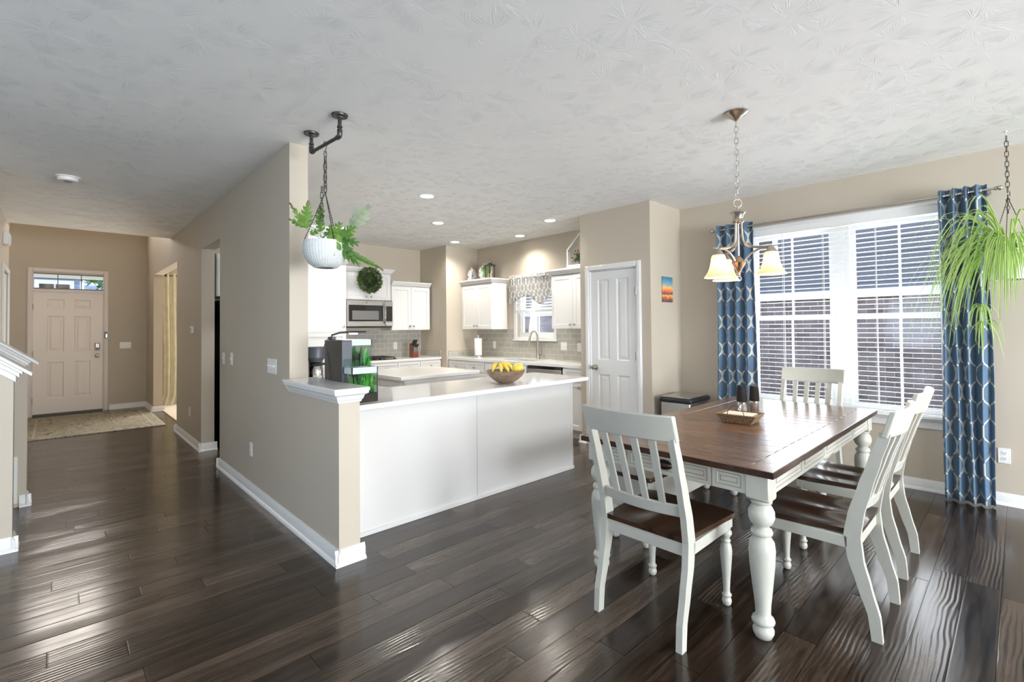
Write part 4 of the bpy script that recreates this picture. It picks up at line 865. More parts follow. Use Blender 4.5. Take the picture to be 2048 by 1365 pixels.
# aquarium
TZ = 0.906
aq = thing('aquarium', (1.46, 3.2, TZ), 'small aquarium with bright green plants and black filter box on the worktop', 'aquarium')
m = MB(); m.box(1.372, 1.440, 3.09, 3.37, TZ, 1.312); m.build('filter_box', M_BLACK, aq, 0.003)
m = MB(); m.box(1.372, 1.440, 3.084, 3.089, TZ+0.01, 1.305); m.build('filter_front', M_GREYP, aq)
def tankbox(mb, x0, x1, y0, y1, z0, z1, t=0.004):
    mb.box(x0, x1, y0, y0+t, z0, z1); mb.box(x0, x1, y1-t, y1, z0, z1); mb.box(x0, x0+t, y0, y1, z0, z1); mb.box(x1-t, x1, y0, y1, z0, z1)
m = MB(); tankbox(m, 1.442, 1.590, 3.10, 3.34, TZ, 1.312); m.build('tank_glass', M_AQGLASS, aq)
m = MB(); tankbox(m, 1.385, 1.562, 2.965, 3.082, TZ, 1.135); m.build('front_tank_glass', M_AQGLASS, aq)
m = MB(); m.box(1.384, 1.563, 2.964, 3.083, TZ, TZ+0.055); m.box(1.441, 1.591, 3.09, 3.341, TZ, TZ+0.05); m.build('gravel_base', pbr('dark aquarium gravel', (0.03, 0.025, 0.022, 1), 0.9, var=(120, 0.6)), aq)
m = MB(); m.box(1.4405, 1.4415, 3.10, 3.34, TZ+0.05, 1.31); m.build('tank_backing', M_GREYP, aq)
add_light('aquarium_glow', 'AREA', (1.515, 3.22, 1.345), (0, 0, 0), 0.6, (0.86, 0.82, 1.0), 0.08, 0.18)
m = MB(); tankbox(m, 1.383, 1.564, 2.963, 3.084, 1.095, 1.136, 0.006); tankbox(m, 1.440, 1.592, 3.098, 3.342, 1.276, 1.314, 0.006); m.build('rim_band', pbr('frosted white band', (0.50, 0.56, 0.57, 1), 0.4), aq)
m = MB(); m.box(1.430, 1.434, 2.97, 3.078, TZ, 1.13); m.box(1.56, 1.565, 2.962, 2.968, TZ, 1.137); m.build('divider', M_BLACK, aq)
M_FISH = mat_leaf('vivid water plant', (0.02, 0.22, 0.03, 1), (0.16, 0.62, 0.06, 1), trans=0.4)
random.seed(7)
def blades(mb, x0, x1, y0, y1, z0, h, n, w):
    for i in range(n):
        x, y = random.uniform(x0, x1), random.uniform(y0, y1); hh = h*random.uniform(.5, 1); lx, ly = random.uniform(-.02, .02), random.uniform(-.02, .02); ww = w*random.uniform(.6, 1.2); a = random.random()*6.28
        pts = [(x+lx*t*t, y+ly*t*t, z0+hh*t) for t in (0, .3, .6, .85, 1)]
        mb.strip(pts, [ww*.3, ww, ww, ww*.6, 0.0005], up=(cos(a), sin(a), 0.05))
m = MB(); blades(m, 1.395, 1.55, 2.98, 3.065, TZ+0.05, 0.145, 60, 0.011); m.build('front_plant', M_FISH, aq)
m = MB(); blades(m, 1.46, 1.575, 3.115, 3.325, TZ+0.05, 0.30, 90, 0.026); m.build('tank_plant', M_FISH, aq)
m = MB(); blades(m, 1.448, 1.53, 3.11, 3.3, TZ+0.22, 0.16, 34, 0.018); m.build('dark_plant', mat_leaf('dark water plant', (0.01, 0.04, 0.015, 1), (0.03, 0.10, 0.03, 1)), aq)
m = MB(); m.tube([(1.47, 3.11, 1.06), (1.52, 3.13, 1.10), (1.565, 3.16, 1.16)], 0.006); m.tube([(1.46, 3.12, 1.15), (1.49, 3.13, 1.20), (1.47, 3.15, 1.25)], 0.004); m.build('driftwood', pbr('driftwood', (0.10, 0.045, 0.025, 1), 0.8), aq)
m = MB(); m.box(1.374, 1.45, 2.995, 3.075, 1.137, 1.185); m.build('feeder_box', M_AQGLASS, aq, 0.004)
al = thing('aquarium_lamp', (1.41, 3.4, 1.312), 'black clip-on lamp arm glowing violet white above the aquarium', 'lamp')
m = MB(); m.box(1.392, 1.425, 3.30, 3.36, 1.313, 1.335); m.build('clip', M_BLACK, al, 0.003)
m = MB(); m.tube([(1.408, 3.33, 1.33), (1.42, 3.36, 1.345), (1.45, 3.30, 1.362), (1.49, 3.22, 1.368)], 0.007, 8); m.build('arm', M_GREYP, al)
m = MB(); m.torus(0.045, 0.006, 20, 6, M=TR(1.525, 3.17, 1.368), sx=1.25); m.build('ring_head', M_BLACK, al)
m = MB(); m.box(1.475, 1.520, 3.165, 3.20, 1.352, 1.360); m.build('light_strip', mat_emit('violet led', (0.75, 0.62, 1.0, 1), 12), al)
m = MB(); m.tube(bez((1.40, 3.33, 1.33), (1.36, 3.34, 1.30), (1.365, 3.3, 1.10), (1.368, 3.20, 0.93), 14), 0.0022, 6); m.tube(bez((1.40, 3.34, 1.335), (1.355, 3.4, 1.30), (1.36, 3.40, 1.1), (1.365, 3.36, 0.95), 12), 0.0022, 6); m.build('cord', M_BLACK, al)

# fruit bowl
fb = thing('fruit_bowl', (2.845, 3.09, 0.906), 'brown wooden bowl on the peninsula worktop', 'bowl')
m = MB(); m.lathe([(0.052, 0.0), (0.060, 0.004), (0.110, 0.030), (0.148, 0.065), (0.170, 0.108), (0.166, 0.110), (0.143, 0.070), (0.105, 0.037), (0.05, 0.012), (0.001, 0.010)], 40, M=TR(2.845, 3.09, 0.906), closed=False)
m.build('bowl', mat_wood('carved brown wood', (0.13, 0.085, 0.055, 1), (0.33, 0.24, 0.17, 1), (6, 6, 30), 0.45, 0.0), fb)
M_BAN = pbr('banana skin', (0.78, 0.56, 0.08, 1), 0.45, var=(14, 0.18)); M_STEM = pbr('banana stem', (0.38, 0.36, 0.10, 1), 0.6)
crown = Vector((2.79, 3.10, 1.078))
bb_ = thing('banana_bunch', (crown.x, crown.y, crown.z), 'bunch of yellow bananas joined at the stem in the wooden bowl', 'bananas')
for i, (ex, ey, ez) in enumerate(((2.735, 3.02, 1.00), (2.785, 2.985, 1.000), (2.845, 3.005, 1.018), (2.705, 3.10, 1.00))):
    e = Vector((ex, ey, ez)); mid = (crown+e)/2 + (e-Vector((2.82, 3.10, 1.0)))*0.45 + Vector((0, 0, 0.022))
    p = bez(tuple(crown), tuple((crown+mid)/2+Vector((0, 0, 0.006))), tuple(mid), tuple(e), 12)
    r = [0.0055, 0.007, 0.012, 0.0165, 0.019, 0.020, 0.020, 0.0195, 0.018, 0.016, 0.012, 0.007, 0.004]
    m = MB(); m.tube(p, r, 6); bo = m.build('banana', M_BAN, bb_, angle=70)
    m = MB(); m.tube([tuple(crown+Vector((0, 0, 0.014))), tuple(crown), p[1]], [0.006, 0.0075, 0.0075], 6); m.build('stem', M_STEM, bo)
mg = MB(); mg.lathe([(0.003, -0.040), (0.020, -0.037), (0.034, -0.024), (0.041, 0.0), (0.036, 0.022), (0.022, 0.036), (0.003, 0.040)], 20, M=TR(2.922, 3.020, 1.036) @ RZ(radians(-40)) @ RY(radians(75)) @ Matrix.Diagonal((1, 1, 1.35, 1)))
o = mg.build('mango', pbr('yellow mango skin', (0.80, 0.60, 0.10, 1), 0.35, var=(5, 0.15))); tag(o, 'smooth yellow mango resting beside the bananas in the bowl', 'mango')

# things on top of the wall cabinets
ZT = 2.165
def at(*a): return TR(*a)
lt = thing('filigree_lantern', (5.02, 6.26, ZT), 'white ceramic lantern with dark scrollwork on the wall cabinet', 'lantern')
m = MB(); m.box(4.955, 5.085, 6.195, 6.325, ZT, ZT+0.012); m.box(4.962, 5.078, 6.202, 6.318, ZT+0.012, ZT+0.13); m.build('body', mat_fretwork(), lt, 0.006)
m = MB(); m.lathe([(0.080, 0.13), (0.074, 0.155), (0.055, 0.178), (0.030, 0.190), (0.030, 0.198), (0.010, 0.215), (0.003, 0.232)], 4, M=TR(5.02, 6.26, ZT) @ RZ(pi/4)); m.build('roof', mat_fretwork(), lt, 0.003)
pl = thing('plate', (5.12, 6.02, ZT), 'round plate with green centre and patterned rim leaning on the wall', 'plate')
PM = TR(5.115, 6.00, ZT+0.148) @ RZ(radians(12)) @ RY(radians(-78))
m = MB(); m.lathe([(0.002, 0.0), (0.085, 0.0), (0.100, 0.010), (0.145, 0.020), (0.147, 0.023), (0.143, 0.026), (0.099, 0.016)], 40, M=PM, closed=False); m.build('rim', mat_fretwork(), pl)
m = MB(); m.lathe([(0.099, 0.014), (0.09, 0.010), (0.001, 0.009)], 40, M=PM, closed=False); m.build('centre', pbr('leaf green glaze', (0.07, 0.19, 0.02, 1), 0.25), pl)
ln = thing('candle_lantern', (4.98, 5.79, ZT), 'dark metal candle lantern with glass sides on the wall cabinet', 'lantern')
lx, ly = 4.965, 5.74
m = MB(); m.box(lx-0.058, lx+0.058, ly-0.058, ly+0.058, ZT, ZT+0.012)
for a in (-1, 1):
    for b in (-1, 1): m.box(lx+a*0.05-0.005, lx+a*0.05+0.005, ly+b*0.05-0.005, ly+b*0.05+0.005, ZT, ZT+0.20)
m.build('frame', M_IRON, ln)
m = MB(); m.lathe([(0.095, 0.20), (0.098, 0.206), (0.060, 0.222), (0.030, 0.232), (0.028, 0.245), (0.010, 0.250)], 4, M=TR(lx, ly, ZT) @ RZ(pi/4)); m.build('roof', M_IRON, ln)
m = MB(); m.tube([(lx, ly+0.036*cos(a), ZT+0.245+0.06*sin(a)) for a in [pi*i/10 for i in range(11)]], 0.0022, 6); m.build('handle', M_IRON, ln)
m = MB(); m.lathe([(0.028, 0.012), (0.028, 0.078), (0.004, 0.080)], 16, M=TR(lx, ly, ZT)); m.build('candle', pbr('cream wax', (0.75, 0.62, 0.38, 1), 0.5), ln)
m = MB(); m.box(lx-0.048, lx+0.048, ly-0.049, ly-0.047, ZT+0.012, ZT+0.20); m.box(lx-0.049, lx-0.047, ly-0.048, ly+0.048, ZT+0.012, ZT+0.20); m.build('glass', M_GLASS, ln)
hs = thing('house_shelf', (5.02, 3.93, ZT), 'white wooden house-shaped frame shelf beside the pantry wall', 'shelf')
m = MB(); t = 0.018; y0, y1 = 3.665, 4.185; ym = 3.925; dx = (4.99, 5.09)
m.box(dx[0], dx[1], y0, y0+t, ZT+0.03, ZT+0.24); m.box(dx[0], dx[1], y1-t, y1, ZT+0.03, ZT+0.24)
m.prism([(y1, ZT+0.235), (ym, ZT+0.475), (y0, ZT+0.235), (y0, ZT+0.262), (ym, ZT+0.50), (y1, ZT+0.262)], dx[0], dx[1], 'x'); m.build('frame', M_TRIM, hs)
m = MB(); m.box(4.98, 5.10, y0, y1, ZT, ZT+0.05); tr_ = m.build('tray', M_TRIM, hs, 0.003)
m = MB()
for i in range(22): m.lathe([(0.0045, 0), (0.004, 0.001)], 8, M=TR(4.98, y0+0.03+i*0.0215, ZT+0.025) @ RY(-pi/2))
m.build('hole', M_BLACK, tr_)
hp = thing('potted_plant', (5.04, 3.88, ZT+0.05), 'small dark green leafy plant inside the house-shaped frame', 'plant')
random.seed(3); m = MB()
for i in range(1300):
    r = random.gauss(0, 1); c = Vector((5.04+random.gauss(0, .028), 3.885+random.gauss(0, .085), ZT+0.09+abs(random.gauss(0, .052)))); 
    if c.x > 5.12: c.x = 5.1
    if c.y < 3.675: c.y = 3.7
    d = Vector((random.uniform(-1, 1), random.uniform(-1, 1), random.uniform(-.2, 1))).normalized(); s = random.uniform(.010, .018); w = d.cross(Vector((random.random(), random.random(), .3))).normalized()*s*.5
    m.add([tuple(c), tuple(c+d*s+w), tuple(c+d*s*2), tuple(c+d*s-w)], [(0, 1, 2, 3)])
m.build('foliage', mat_leaf('dark small leaf', (0.010, 0.035, 0.010, 1), (0.05, 0.10, 0.03, 1), trans=.1), hp, smooth=False)
m = MB(); m.box(5.0, 5.08, 3.78, 3.99, ZT+0.051, ZT+0.10); m.build('pot', pbr('dark pot', (0.05, 0.045, 0.04, 1), 0.7), hp, 0.004)

# valance and blind at the sink window
va = thing('valance', (5.19, 5.07, 2.18), 'grey and white lattice valance gathered over the sink window', 'valance')
def cloth(path_u, z_top, z_bot, xy, nz=14, header=None):
    """path_u: list of unfolded distances; xy(i)-> plan point; z_bot(i)"""
    v = []; f = []; uv = []; n = len(path_u)
    for i in range(n):
        for j in range(nz+1):
            t = j/nz; z = z_top(i)*(1-t) + z_bot(i)*t; x, y = xy(i, t, z); v.append((x, y, z))
    for i in range(n-1):
        for j in range(nz):
            a = i*(nz+1)+j; b = a+nz+1; f.append((a, a+1, b+1, b)); g = lambda i_, j_: (path_u[i_], v[i_*(nz+1)+j_][2]); uv.append([g(i, j), g(i, j+1), g(i+1, j+1), g(i+1, j)])
    return v, f, uv
n = 150; Y0, Y1 = 5.515, 4.412
us = [1.55*(1.1/1.1)*i/(n-1) for i in range(n)]
def zb_(i):
    s = i/(n-1)*1.02; 
    if s < 0.42: k_ = s/0.42; return 1.735 + 0.13*sin(min(1, k_*1.15)*pi/2)**1.2 + (0 if k_ > .02 else -.02)
    if s < 0.62: k_ = (s-0.42)/0.20; return 1.865 - 0.135*sin(k_*pi/2)
    if s < 0.80: k_ = (s-0.62)/0.18; return 1.73 + 0.14*(1-cos(k_*pi/2))
    return 1.87 - 0.11*(s-0.80)/0.22
zt_ = lambda i: 2.195 + 0.006*sin(i*1.9)
def xyv(i, t, z):
    s = i/(n-1); a = 0.012 if z > 2.08 else 0.008*(1 - 0.3*t)
    return (5.175 + a*sin(s*2*pi*21) + 0.004*sin(s*50), Y0 + (Y1-Y0)*s)
v, f, uv = cloth(us, zt_, zb_, xyv, 18); m = MB(); m.add(v, f, uv); o = m.build('cloth', M_VAL, va, angle=80)
sd = o.modifiers.new('thick', 'SOLIDIFY'); sd.thickness = 0.002
m = MB(); m.tube([(5.175, Y0+0.01, 2.155), (5.175, Y1-0.0, 2.155)], 0.008); m.tube([(5.175, Y0, 2.155), (5.26, Y0, 2.155)], 0.006); m.build('rod', M_VINYL, va)
kbld = thing('window_blind', (5.24, 5.05, 2.05), 'white blind pulled halfway up behind the grey valance', 'blind')
m = MB()
for i in range(9): z = 1.665+0.043*i; m.box(5.235, 5.262, 4.67, 5.44, z, z+0.003, M=TR(5.248, 0, z) @ RY(radians(-35)) @ TR(-5.248, 0, -z))
m.build('slats', M_BLIND, kbld)
m = MB(); m.box(5.228, 5.262, 4.67, 5.44, 1.615, 1.655); m.build('bottom_stack', M_BLIND, kbld, 0.003)
m = MB(); m.box(5.225, 5.264, 4.67, 5.44, 2.05, 2.10); m.build('head_rail', M_BLIND, kbld)

# recessed lights
CANS = [(2.74, 4.137), (3.549, 5.111), (4.533, 6.07), (4.95, 5.041), (4.529, 4.066), (2.758, 6.206)]
NM = ['recessed ceiling light nearest the hanging planter pipe', 'recessed ceiling light above the island, second along the row', 'recessed ceiling light by the corner wall near the green plate', 'recessed ceiling light above the sink window', 'recessed ceiling light nearest the pantry wall', 'recessed ceiling light just above the leaves of the hanging planter']
for (x, y), nm in zip(CANS, NM):
    r = thing('recessed_light', (x, y, CE), nm, 'ceiling light', 'recessed kitchen lights')
    m = MB(); m.lathe([(0.066, -0.001), (0.070, -0.006), (0.092, -0.004), (0.094, 0.0)], 28, M=TR(x, y, CE-0.001), closed=False); m.build('trim_ring', M_TRIM, r)
    m = MB(); m.lathe([(0.067, -0.003), (0.066, -0.004), (0.001, -0.0045)], 24, M=TR(x, y, CE), closed=False); m.build('lens', mat_emit('warm lens', (1.0, 0.95, 0.86, 1), 9.0) if 'lens' not in MATS else MATS['lens'], r)
    if 'lens' not in MATS: MATS['lens'] = bpy.data.materials['warm lens']
    add_light('recessed_lamp', 'SPOT', (x, y, CE-0.012), (0, 0, 0), 64, (1.0, 0.94, 0.85), spot_size=radians(140), spot_blend=1.0, shadow_soft_size=0.06)
# ------------------------------------------------------------------ dining table
TX0, TX1, TY0, TY1, TZT = 2.214, 4.375, 0.735, 1.762, 0.760
tcx, tcy = (TX0+TX1)/2, (TY0+TY1)/2
def leg_profile(s=1.0):
    return [(0.018, 0.0), (0.034, 0.006), (0.043, 0.026), (0.044, 0.040), (0.036, 0.058), (0.032, 0.062), (0.045, 0.068), (0.048, 0.078), (0.044, 0.090), (0.034, 0.096),
            (0.031, 0.110), (0.033, 0.15), (0.042, 0.23), (0.052, 0.33), (0.055, 0.39), (0.051, 0.425), (0.038, 0.447), (0.033, 0.452), (0.043, 0.458), (0.046, 0.468), (0.042, 0.480), (0.030, 0.487),
            (0.031, 0.495), (0.046, 0.510), (0.055, 0.535), (0.054, 0.560), (0.044, 0.582), (0.034, 0.592), (0.044, 0.598), (0.046, 0.606), (0.040, 0.612)]
tb = thing('dining_table', (tcx, tcy, 0), 'white farmhouse dining table with brown plank top and turned legs', 'table')
m = MB(); m.box(TX0, TX1, TY0, TY1, TZT-0.030, TZT-0.006)
m.box(TX0, TX1, TY0, TY0+0.108, TZT-0.0061, TZT); m.box(TX0, TX1, TY1-0.108, TY1, TZT-0.0061, TZT)
nb_ = 18; pw = (TX1-TX0)/nb_
for i in range(nb_): m.box(TX0+pw*i+(0 if i == 0 else 0.0014), TX0+pw*(i+1)-(0 if i == nb_-1 else 0.0014), TY0+0.1105, TY1-0.1105, TZT-0.0061, TZT)
me_top = m.build('tabletop', M_TABLE, None, 0.0012)
me_top.data.transform(Matrix.Translation((-tcx, -tcy, 0))); me_top.location = (0, 0, 0); me_top.parent = tb
m = MB(); e = 0.0015
for a in ((TX0-e, TX1+e, TY0-e, TY0), (TX0-e, TX1+e, TY1, TY1+e), (TX0-e, TX0, TY0, TY1), (TX1, TX1+e, TY0, TY1)): m.box(a[0], a[1], a[2], a[3], TZT-0.029, TZT-0.002)
m.build('edge_band', M_TEDGE, tb)
INS = 0.028; LG = 0.098
corners = [(TX0+INS, TY0+INS), (TX1-INS-LG, TY0+INS), (TX0+INS, TY1-INS-LG), (TX1-INS-LG, TY1-INS-LG)]
for cx, cy in corners:
    m = MB(); m.lathe(leg_profile(), 28, M=TR(cx+LG/2, cy+LG/2, 0))
    lg = m.build('leg', M_CHAIR, tb, angle=50)
    m = MB(); m.prism([(0, 0.622), (0.012, 0.612), (LG-0.012, 0.612), (LG, 0.622), (LG, TZT-0.031), (0, TZT-0.031)], cy, cy+LG, 'y', M=TR(cx, 0, 0)); m.build('leg_block', M_CHAIR, lg, 0.004)
ZA0, ZA1 = 0.632, TZT-0.031
ax0, ax1, ay0, ay1 = TX0+INS+LG, TX1-INS-LG, TY0+INS+LG, TY1-INS-LG
GLZ = MB()
def apron(M, L, cuts, drawer=None):
    f = MB(M); rects = []; 
    for a, b in zip(cuts[:-1], cuts[1:]): rects.append((a+0.022, b-0.022, 0.020, ZA1-ZA0-0.020))
    f.slab(L, ZA1-ZA0, 0.022, rects, 0.006, 0.005, 0.003, 0.006, gap=0.008)
    for r in rects:
        for o_, yy in ((-0.0012, -0.0004), (0.017, 0.0025)):
            a, b, c, d = r[0]+o_, r[1]-o_, r[2]+o_, r[3]-o_
            for q in ((a, b, c, c+0.0016), (a, b, d-0.0016, d), (a, a+0.0016, c, d), (b-0.0016, b, c, d)): GLZ.box(q[0], q[1], yy, yy+0.003, q[2], q[3], M=M)
    return f
A1 = apron(place(TX0+INS+0.010, ay1, ZA0, -pi/2), ay1-ay0, [0, 0.155, ay1-ay0-0.155, ay1-ay0]); A1.build('apron', M_CHAIR, tb)
A2 = apron(place(ax0, TY0+INS+0.010, ZA0, 0), ax1-ax0, [0, 0.42, 0.83, (ax1-ax0)-0.42, ax1-ax0]); A2.build('apron', M_CHAIR, tb)
A3 = apron(place(TX1-INS-0.010, ay0, ZA0, pi/2), ay1-ay0, [0, ay1-ay0]); A3.build('apron', M_CHAIR, tb)
A4 = apron(place(ax1, TY1-INS-0.010, ZA0, pi), ax1-ax0, [0, 0.5, 1.0, ax1-ax0]); A4.build('apron', M_CHAIR, tb)
m = GLZ
for y in (ay1-0.155, ay0+0.155): m.box(TX0+INS+0.007, TX0+INS+0.011, y-0.0012, y+0.0012, ZA0+0.002, ZA1)  # brown strips stand in for the dark gaps beside the drawer, not glaze
o = m; GLZ.build('glaze_and_gap_line', pbr('brown glaze and gap', (0.16, 0.12, 0.08, 1), 0.6), tb)
m = MB(TR(TX0+INS+0.010, 1.262, 0.683)); m.lathe([(0.0, 0), (0.045, 0), (0.046, -0.004), (0.036, -0.018), (0.016, -0.026), (0.001, -0.028)], 20, M=RY(pi/2) @ Matrix.Diagonal((0.55, 1.0, 1, 1)), closed=False)
m.build('cup_pull', pbr('dark bronze pull', (0.045, 0.03, 0.022, 1), 0.35, 0.8), tb)

# ------------------------------------------------------------------ chairs
def chair_leg_profile():
    return [(0.012, 0.0), (0.019, 0.006), (0.023, 0.020), (0.021, 0.032), (0.015, 0.040), (0.022, 0.046), (0.023, 0.054), (0.016, 0.061), (0.015, 0.075), (0.018, 0.13), (0.025, 0.21), (0.029, 0.265),
            (0.026, 0.295), (0.018, 0.310), (0.023, 0.316), (0.023, 0.322), (0.016, 0.329), (0.020, 0.338), (0.029, 0.352), (0.028, 0.366), (0.019, 0.374), (0.024, 0.380), (0.024, 0.386)]
def side_prof(n=28):                                    # rear stile: centre line (y, z) and half depth
    K = [(0.0, -0.012, 0.020), (0.10, -0.004, 0.022), (0.22, 0.030, 0.026), (0.34, 0.062, 0.030), (0.44, 0.072, 0.032), (0.54, 0.056, 0.030), (0.66, 0.022, 0.027), (0.78, -0.014, 0.024), (0.905, -0.054, 0.021), (1.02, -0.090, 0.019)]
    out = []
    for i in range(n+1):
        z = 1.02*i/n
        for a, b in zip(K[:-1], K[1:]):
            if a[0] <= z <= b[0]+1e-9: t = (z-a[0])/(b[0]-a[0]); t = t*t*(3-2*t)*0.35 + t*0.65; out.append((z, a[1]+(b[1]-a[1])*t, a[2]+(b[2]-a[2])*t)); break
    return out
SPR = side_prof()
def yback(z):
    for a, b in zip(SPR[:-1], SPR[1:]):
        if a[0] <= z <= b[0]+1e-9: t = (z-a[0])/(b[0]-a[0]+1e-9); return a[1]+(b[1]-a[1])*t
    return SPR[-1][1]
def make_chair(label):
    t = thing('dining_chair', (0, 0, 0), label, 'chair', 'slat back chairs around the dining table')
    for s in (-1, 1):
        poly = [(y-h, z) for z, y, h in SPR] + [(y+h, z) for z, y, h in reversed(SPR)]
        m = MB(); xc = s*0.214
        # thin side-profile plate, built in strips so that it stays clean
        for i in range(len(SPR)-1):
            if SPR[i][0] > 0.89: break
            (za, ya, ha), (zb, yb, hb) = SPR[i], SPR[i+1]
            x0, x1 = xc-0.0145, xc+0.0145; xa = s*(-0.004 if i else 0)
            v = [(x0, ya-ha, za), (x1, ya-ha, za), (x1, ya+ha, za), (x0, ya+ha, za), (x0, yb-hb, zb), (x1, yb-hb, zb), (x1, yb+hb, zb), (x0, yb+hb, zb)]
            f = [(0, 1, 5, 4), (1, 2, 6, 5), (2, 3, 7, 6), (3, 0, 4, 7)]
            if i == 0: f.append((0, 3, 2, 1))
            m.add(v, f)
        m.build('rear_leg', M_CHAIR, t, angle=60)
        m = MB(); m.lathe(chair_leg_profile(), 20, M=TR(s*0.205, 0.475, 0)); m.box(s*0.205-0.024, s*0.205+0.024, 0.451, 0.499, 0.386, 0.432); m.build('front_leg', M_CHAIR, t, angle=50)
    def curved_rail(z0, z1, dep, thick, xw, ylean=True):
        m = MB(); n = 14; v = []; f = []
        for i in range(n+1):
            x = -xw + 2*xw*i/n; c = dep*(1-(x/xw)**2)
            for z in (z0, z1):
                yb = yback(z) - c
                v += [(x, yb-thick/2, z), (x, yb+thick/2, z)]
        for i in range(n):
            a = 4*i; b = a+4
            f += [(a, b, b+2, a+2), (a+1, a+3, b+3, b+1), (a+2, b+2, b+3, a+3), (a, a+1, b+1, b)]
        f += [(0, 2, 3, 1), (4*n, 4*n+1, 4*n+3, 4*n+2)]
        m.add(v, f); return m
    curved_rail(0.895, 1.012, 0.038, 0.026, 0.238).build('top_rail', M_CHAIR, t, 0.006, seg=2)
    curved_rail(0.545, 0.600, 0.030, 0.020, 0.200).build('lower_rail', M_CHAIR, t, 0.003)
    for k in range(4):
        xb = -0.120+0.080*k; xt = xb*1.06; m = MB(); n = 8; v = []; f = []
        for i in range(n+1):
            z = 0.598 + (0.900-0.598)*i/n; x = xb + (xt-xb)*i/n; c = (0.030+0.008*i/n)*(1-(x/0.214)**2); y = yback(z) - c; hw = 0.0165 + 0.002*i/n
            v += [(x-hw, y-0.006, z), (x+hw, y-0.006, z), (x+hw, y+0.006, z), (x-hw, y+0.006, z)]
        for i in range(n):
            a = 4*i; b = a+4; f += [(a, a+1, b+1, b), (a+1, a+2, b+2, b+1), (a+2, a+3, b+3, b+2), (a+3, a, b, b+3)]
        m.add(v, f); m.build('slat', M_CHAIR, t, 0.002)
    # frame below the seat
    m = MB(); m.box(-0.200, 0.200, 0.055, 0.075, 0.372, 0.432); m.box(-0.185, 0.185, 0.466, 0.486, 0.378, 0.430)
    for s in (-1, 1):
        a, b = s*0.2285, s*0.2285; q = s*0.2085
        m.add([(a, 0.09, 0.378), (b, 0.455, 0.378), (b, 0.455, 0.430), (a, 0.09, 0.430), (q, 0.09, 0.378), (q, 0.455, 0.378), (q, 0.455, 0.430), (q, 0.09, 0.430)],
              [(0, 1, 2, 3), (4, 7, 6, 5), (0, 4, 5, 1), (3, 2, 6, 7), (0, 3, 7, 4), (1, 5, 6, 2)] if s > 0 else [(3, 2, 1, 0), (5, 6, 7, 4), (1, 5, 4, 0), (7, 6, 2, 3), (4, 7, 3, 0), (2, 6, 5, 1)])
    m.build('seat_frame', M_CHAIR, t, 0.002)
    # scooped seat
    n = 22; v = []; f = []
    def outline(i, j):
        u = -1 + 2*i/n; w = j/n; hw = 0.208 + 0.034*w; y = 0.045 + (0.515-0.045)*w
        if w > 0.9: y += 0.010*(1-u*u)
        if abs(u) > 0.8 and w > 0.85: y -= 0.012*((abs(u)-0.8)/0.2)**2
        return u*hw, y
    for i in range(n+1):
        for j in range(n+1):
            x, y = outline(i, j); u = x/0.24; w = j/n
            sc = 0.011*math.exp(-(((abs(u)-0.42)/0.34)**2))*math.exp(-(((w-0.42)/0.36)**2))
            v.append((x, y, 0.458 - sc))
    o2 = len(v)
    for i in range(n+1):
        for j in range(n+1):
            x, y = outline(i, j); v.append((x*0.985, 0.045+(y-0.045)*0.985+0.003, 0.4325))
    g = lambda i, j: i*(n+1)+j
    for i in range(n):
        for j in range(n): f += [(g(i, j), g(i+1, j), g(i+1, j+1), g(i, j+1)), (o2+g(i, j), o2+g(i, j+1), o2+g(i+1, j+1), o2+g(i+1, j))]
        f += [(g(i, 0), o2+g(i, 0), o2+g(i+1, 0), g(i+1, 0)), (g(i, n), g(i+1, n), o2+g(i+1, n), o2+g(i, n)), (g(0, i), g(0, i+1), o2+g(0, i+1), o2+g(0, i)), (g(n, i), o2+g(n, i), o2+g(n, i+1), g(n, i+1))]
    m = MB(); m.add(v, f); m.build('seat', M_SEAT, t, angle=45)
    return t
proto = make_chair('slat back chair at the near end of the table, back turned to us')
def put(o, x, y, rz): o.matrix_basis = Matrix.Translation((x, y, 0)) @ Matrix.Rotation(rz, 4, 'Z')
c2 = copy_tree(proto); c2['label'] = 'slat back chair seen from the side, nearer of the two on the window side'
c3 = copy_tree(proto); c3['label'] = 'slat back chair beside the blue curtain, farther of the two seen from the side'
c4 = copy_tree(proto); c4['label'] = 'slat back chair at the far table end, in front of the window blind'
put(proto, 1.955, 1.236, -pi/2)
put(c2, 2.83, 0.468, radians(0)); put(c3, 3.58, 0.478, 0); put(c4, 4.665, 1.245, pi/2)
# ------------------------------------------------------------------ bench
bn = thing('bench', (3.35, 1.75, 0), 'white bench with dark wood seat tucked under the far side of the table', 'bench')
m = MB(); m.box(2.62, 4.12, 1.56, 1.95, 0.432, 0.460); m.build('seat', M_SEAT, bn, 0.005, seg=2)
m = MB(); m.box(2.655, 4.085, 1.595, 1.615, 0.235, 0.432); m.box(2.655, 4.085, 1.895, 1.915, 0.235, 0.432); m.box(2.655, 2.675, 1.60, 1.91, 0.235, 0.432); m.box(4.065, 4.085, 1.60, 1.91, 0.235, 0.432); m.build('storage_box', M_CHAIR, bn, 0.003)
for x in (2.70, 4.04):
    for y in (1.64, 1.87):
        m = MB(); m.lathe([(0.014, 0), (0.024, 0.008), (0.030, 0.030), (0.026, 0.046), (0.018, 0.055), (0.027, 0.062), (0.027, 0.072), (0.019, 0.080), (0.020, 0.12), (0.030, 0.20), (0.032, 0.25)], 18, M=TR(x, y, 0)); m.build('leg', M_CHAIR, bn)

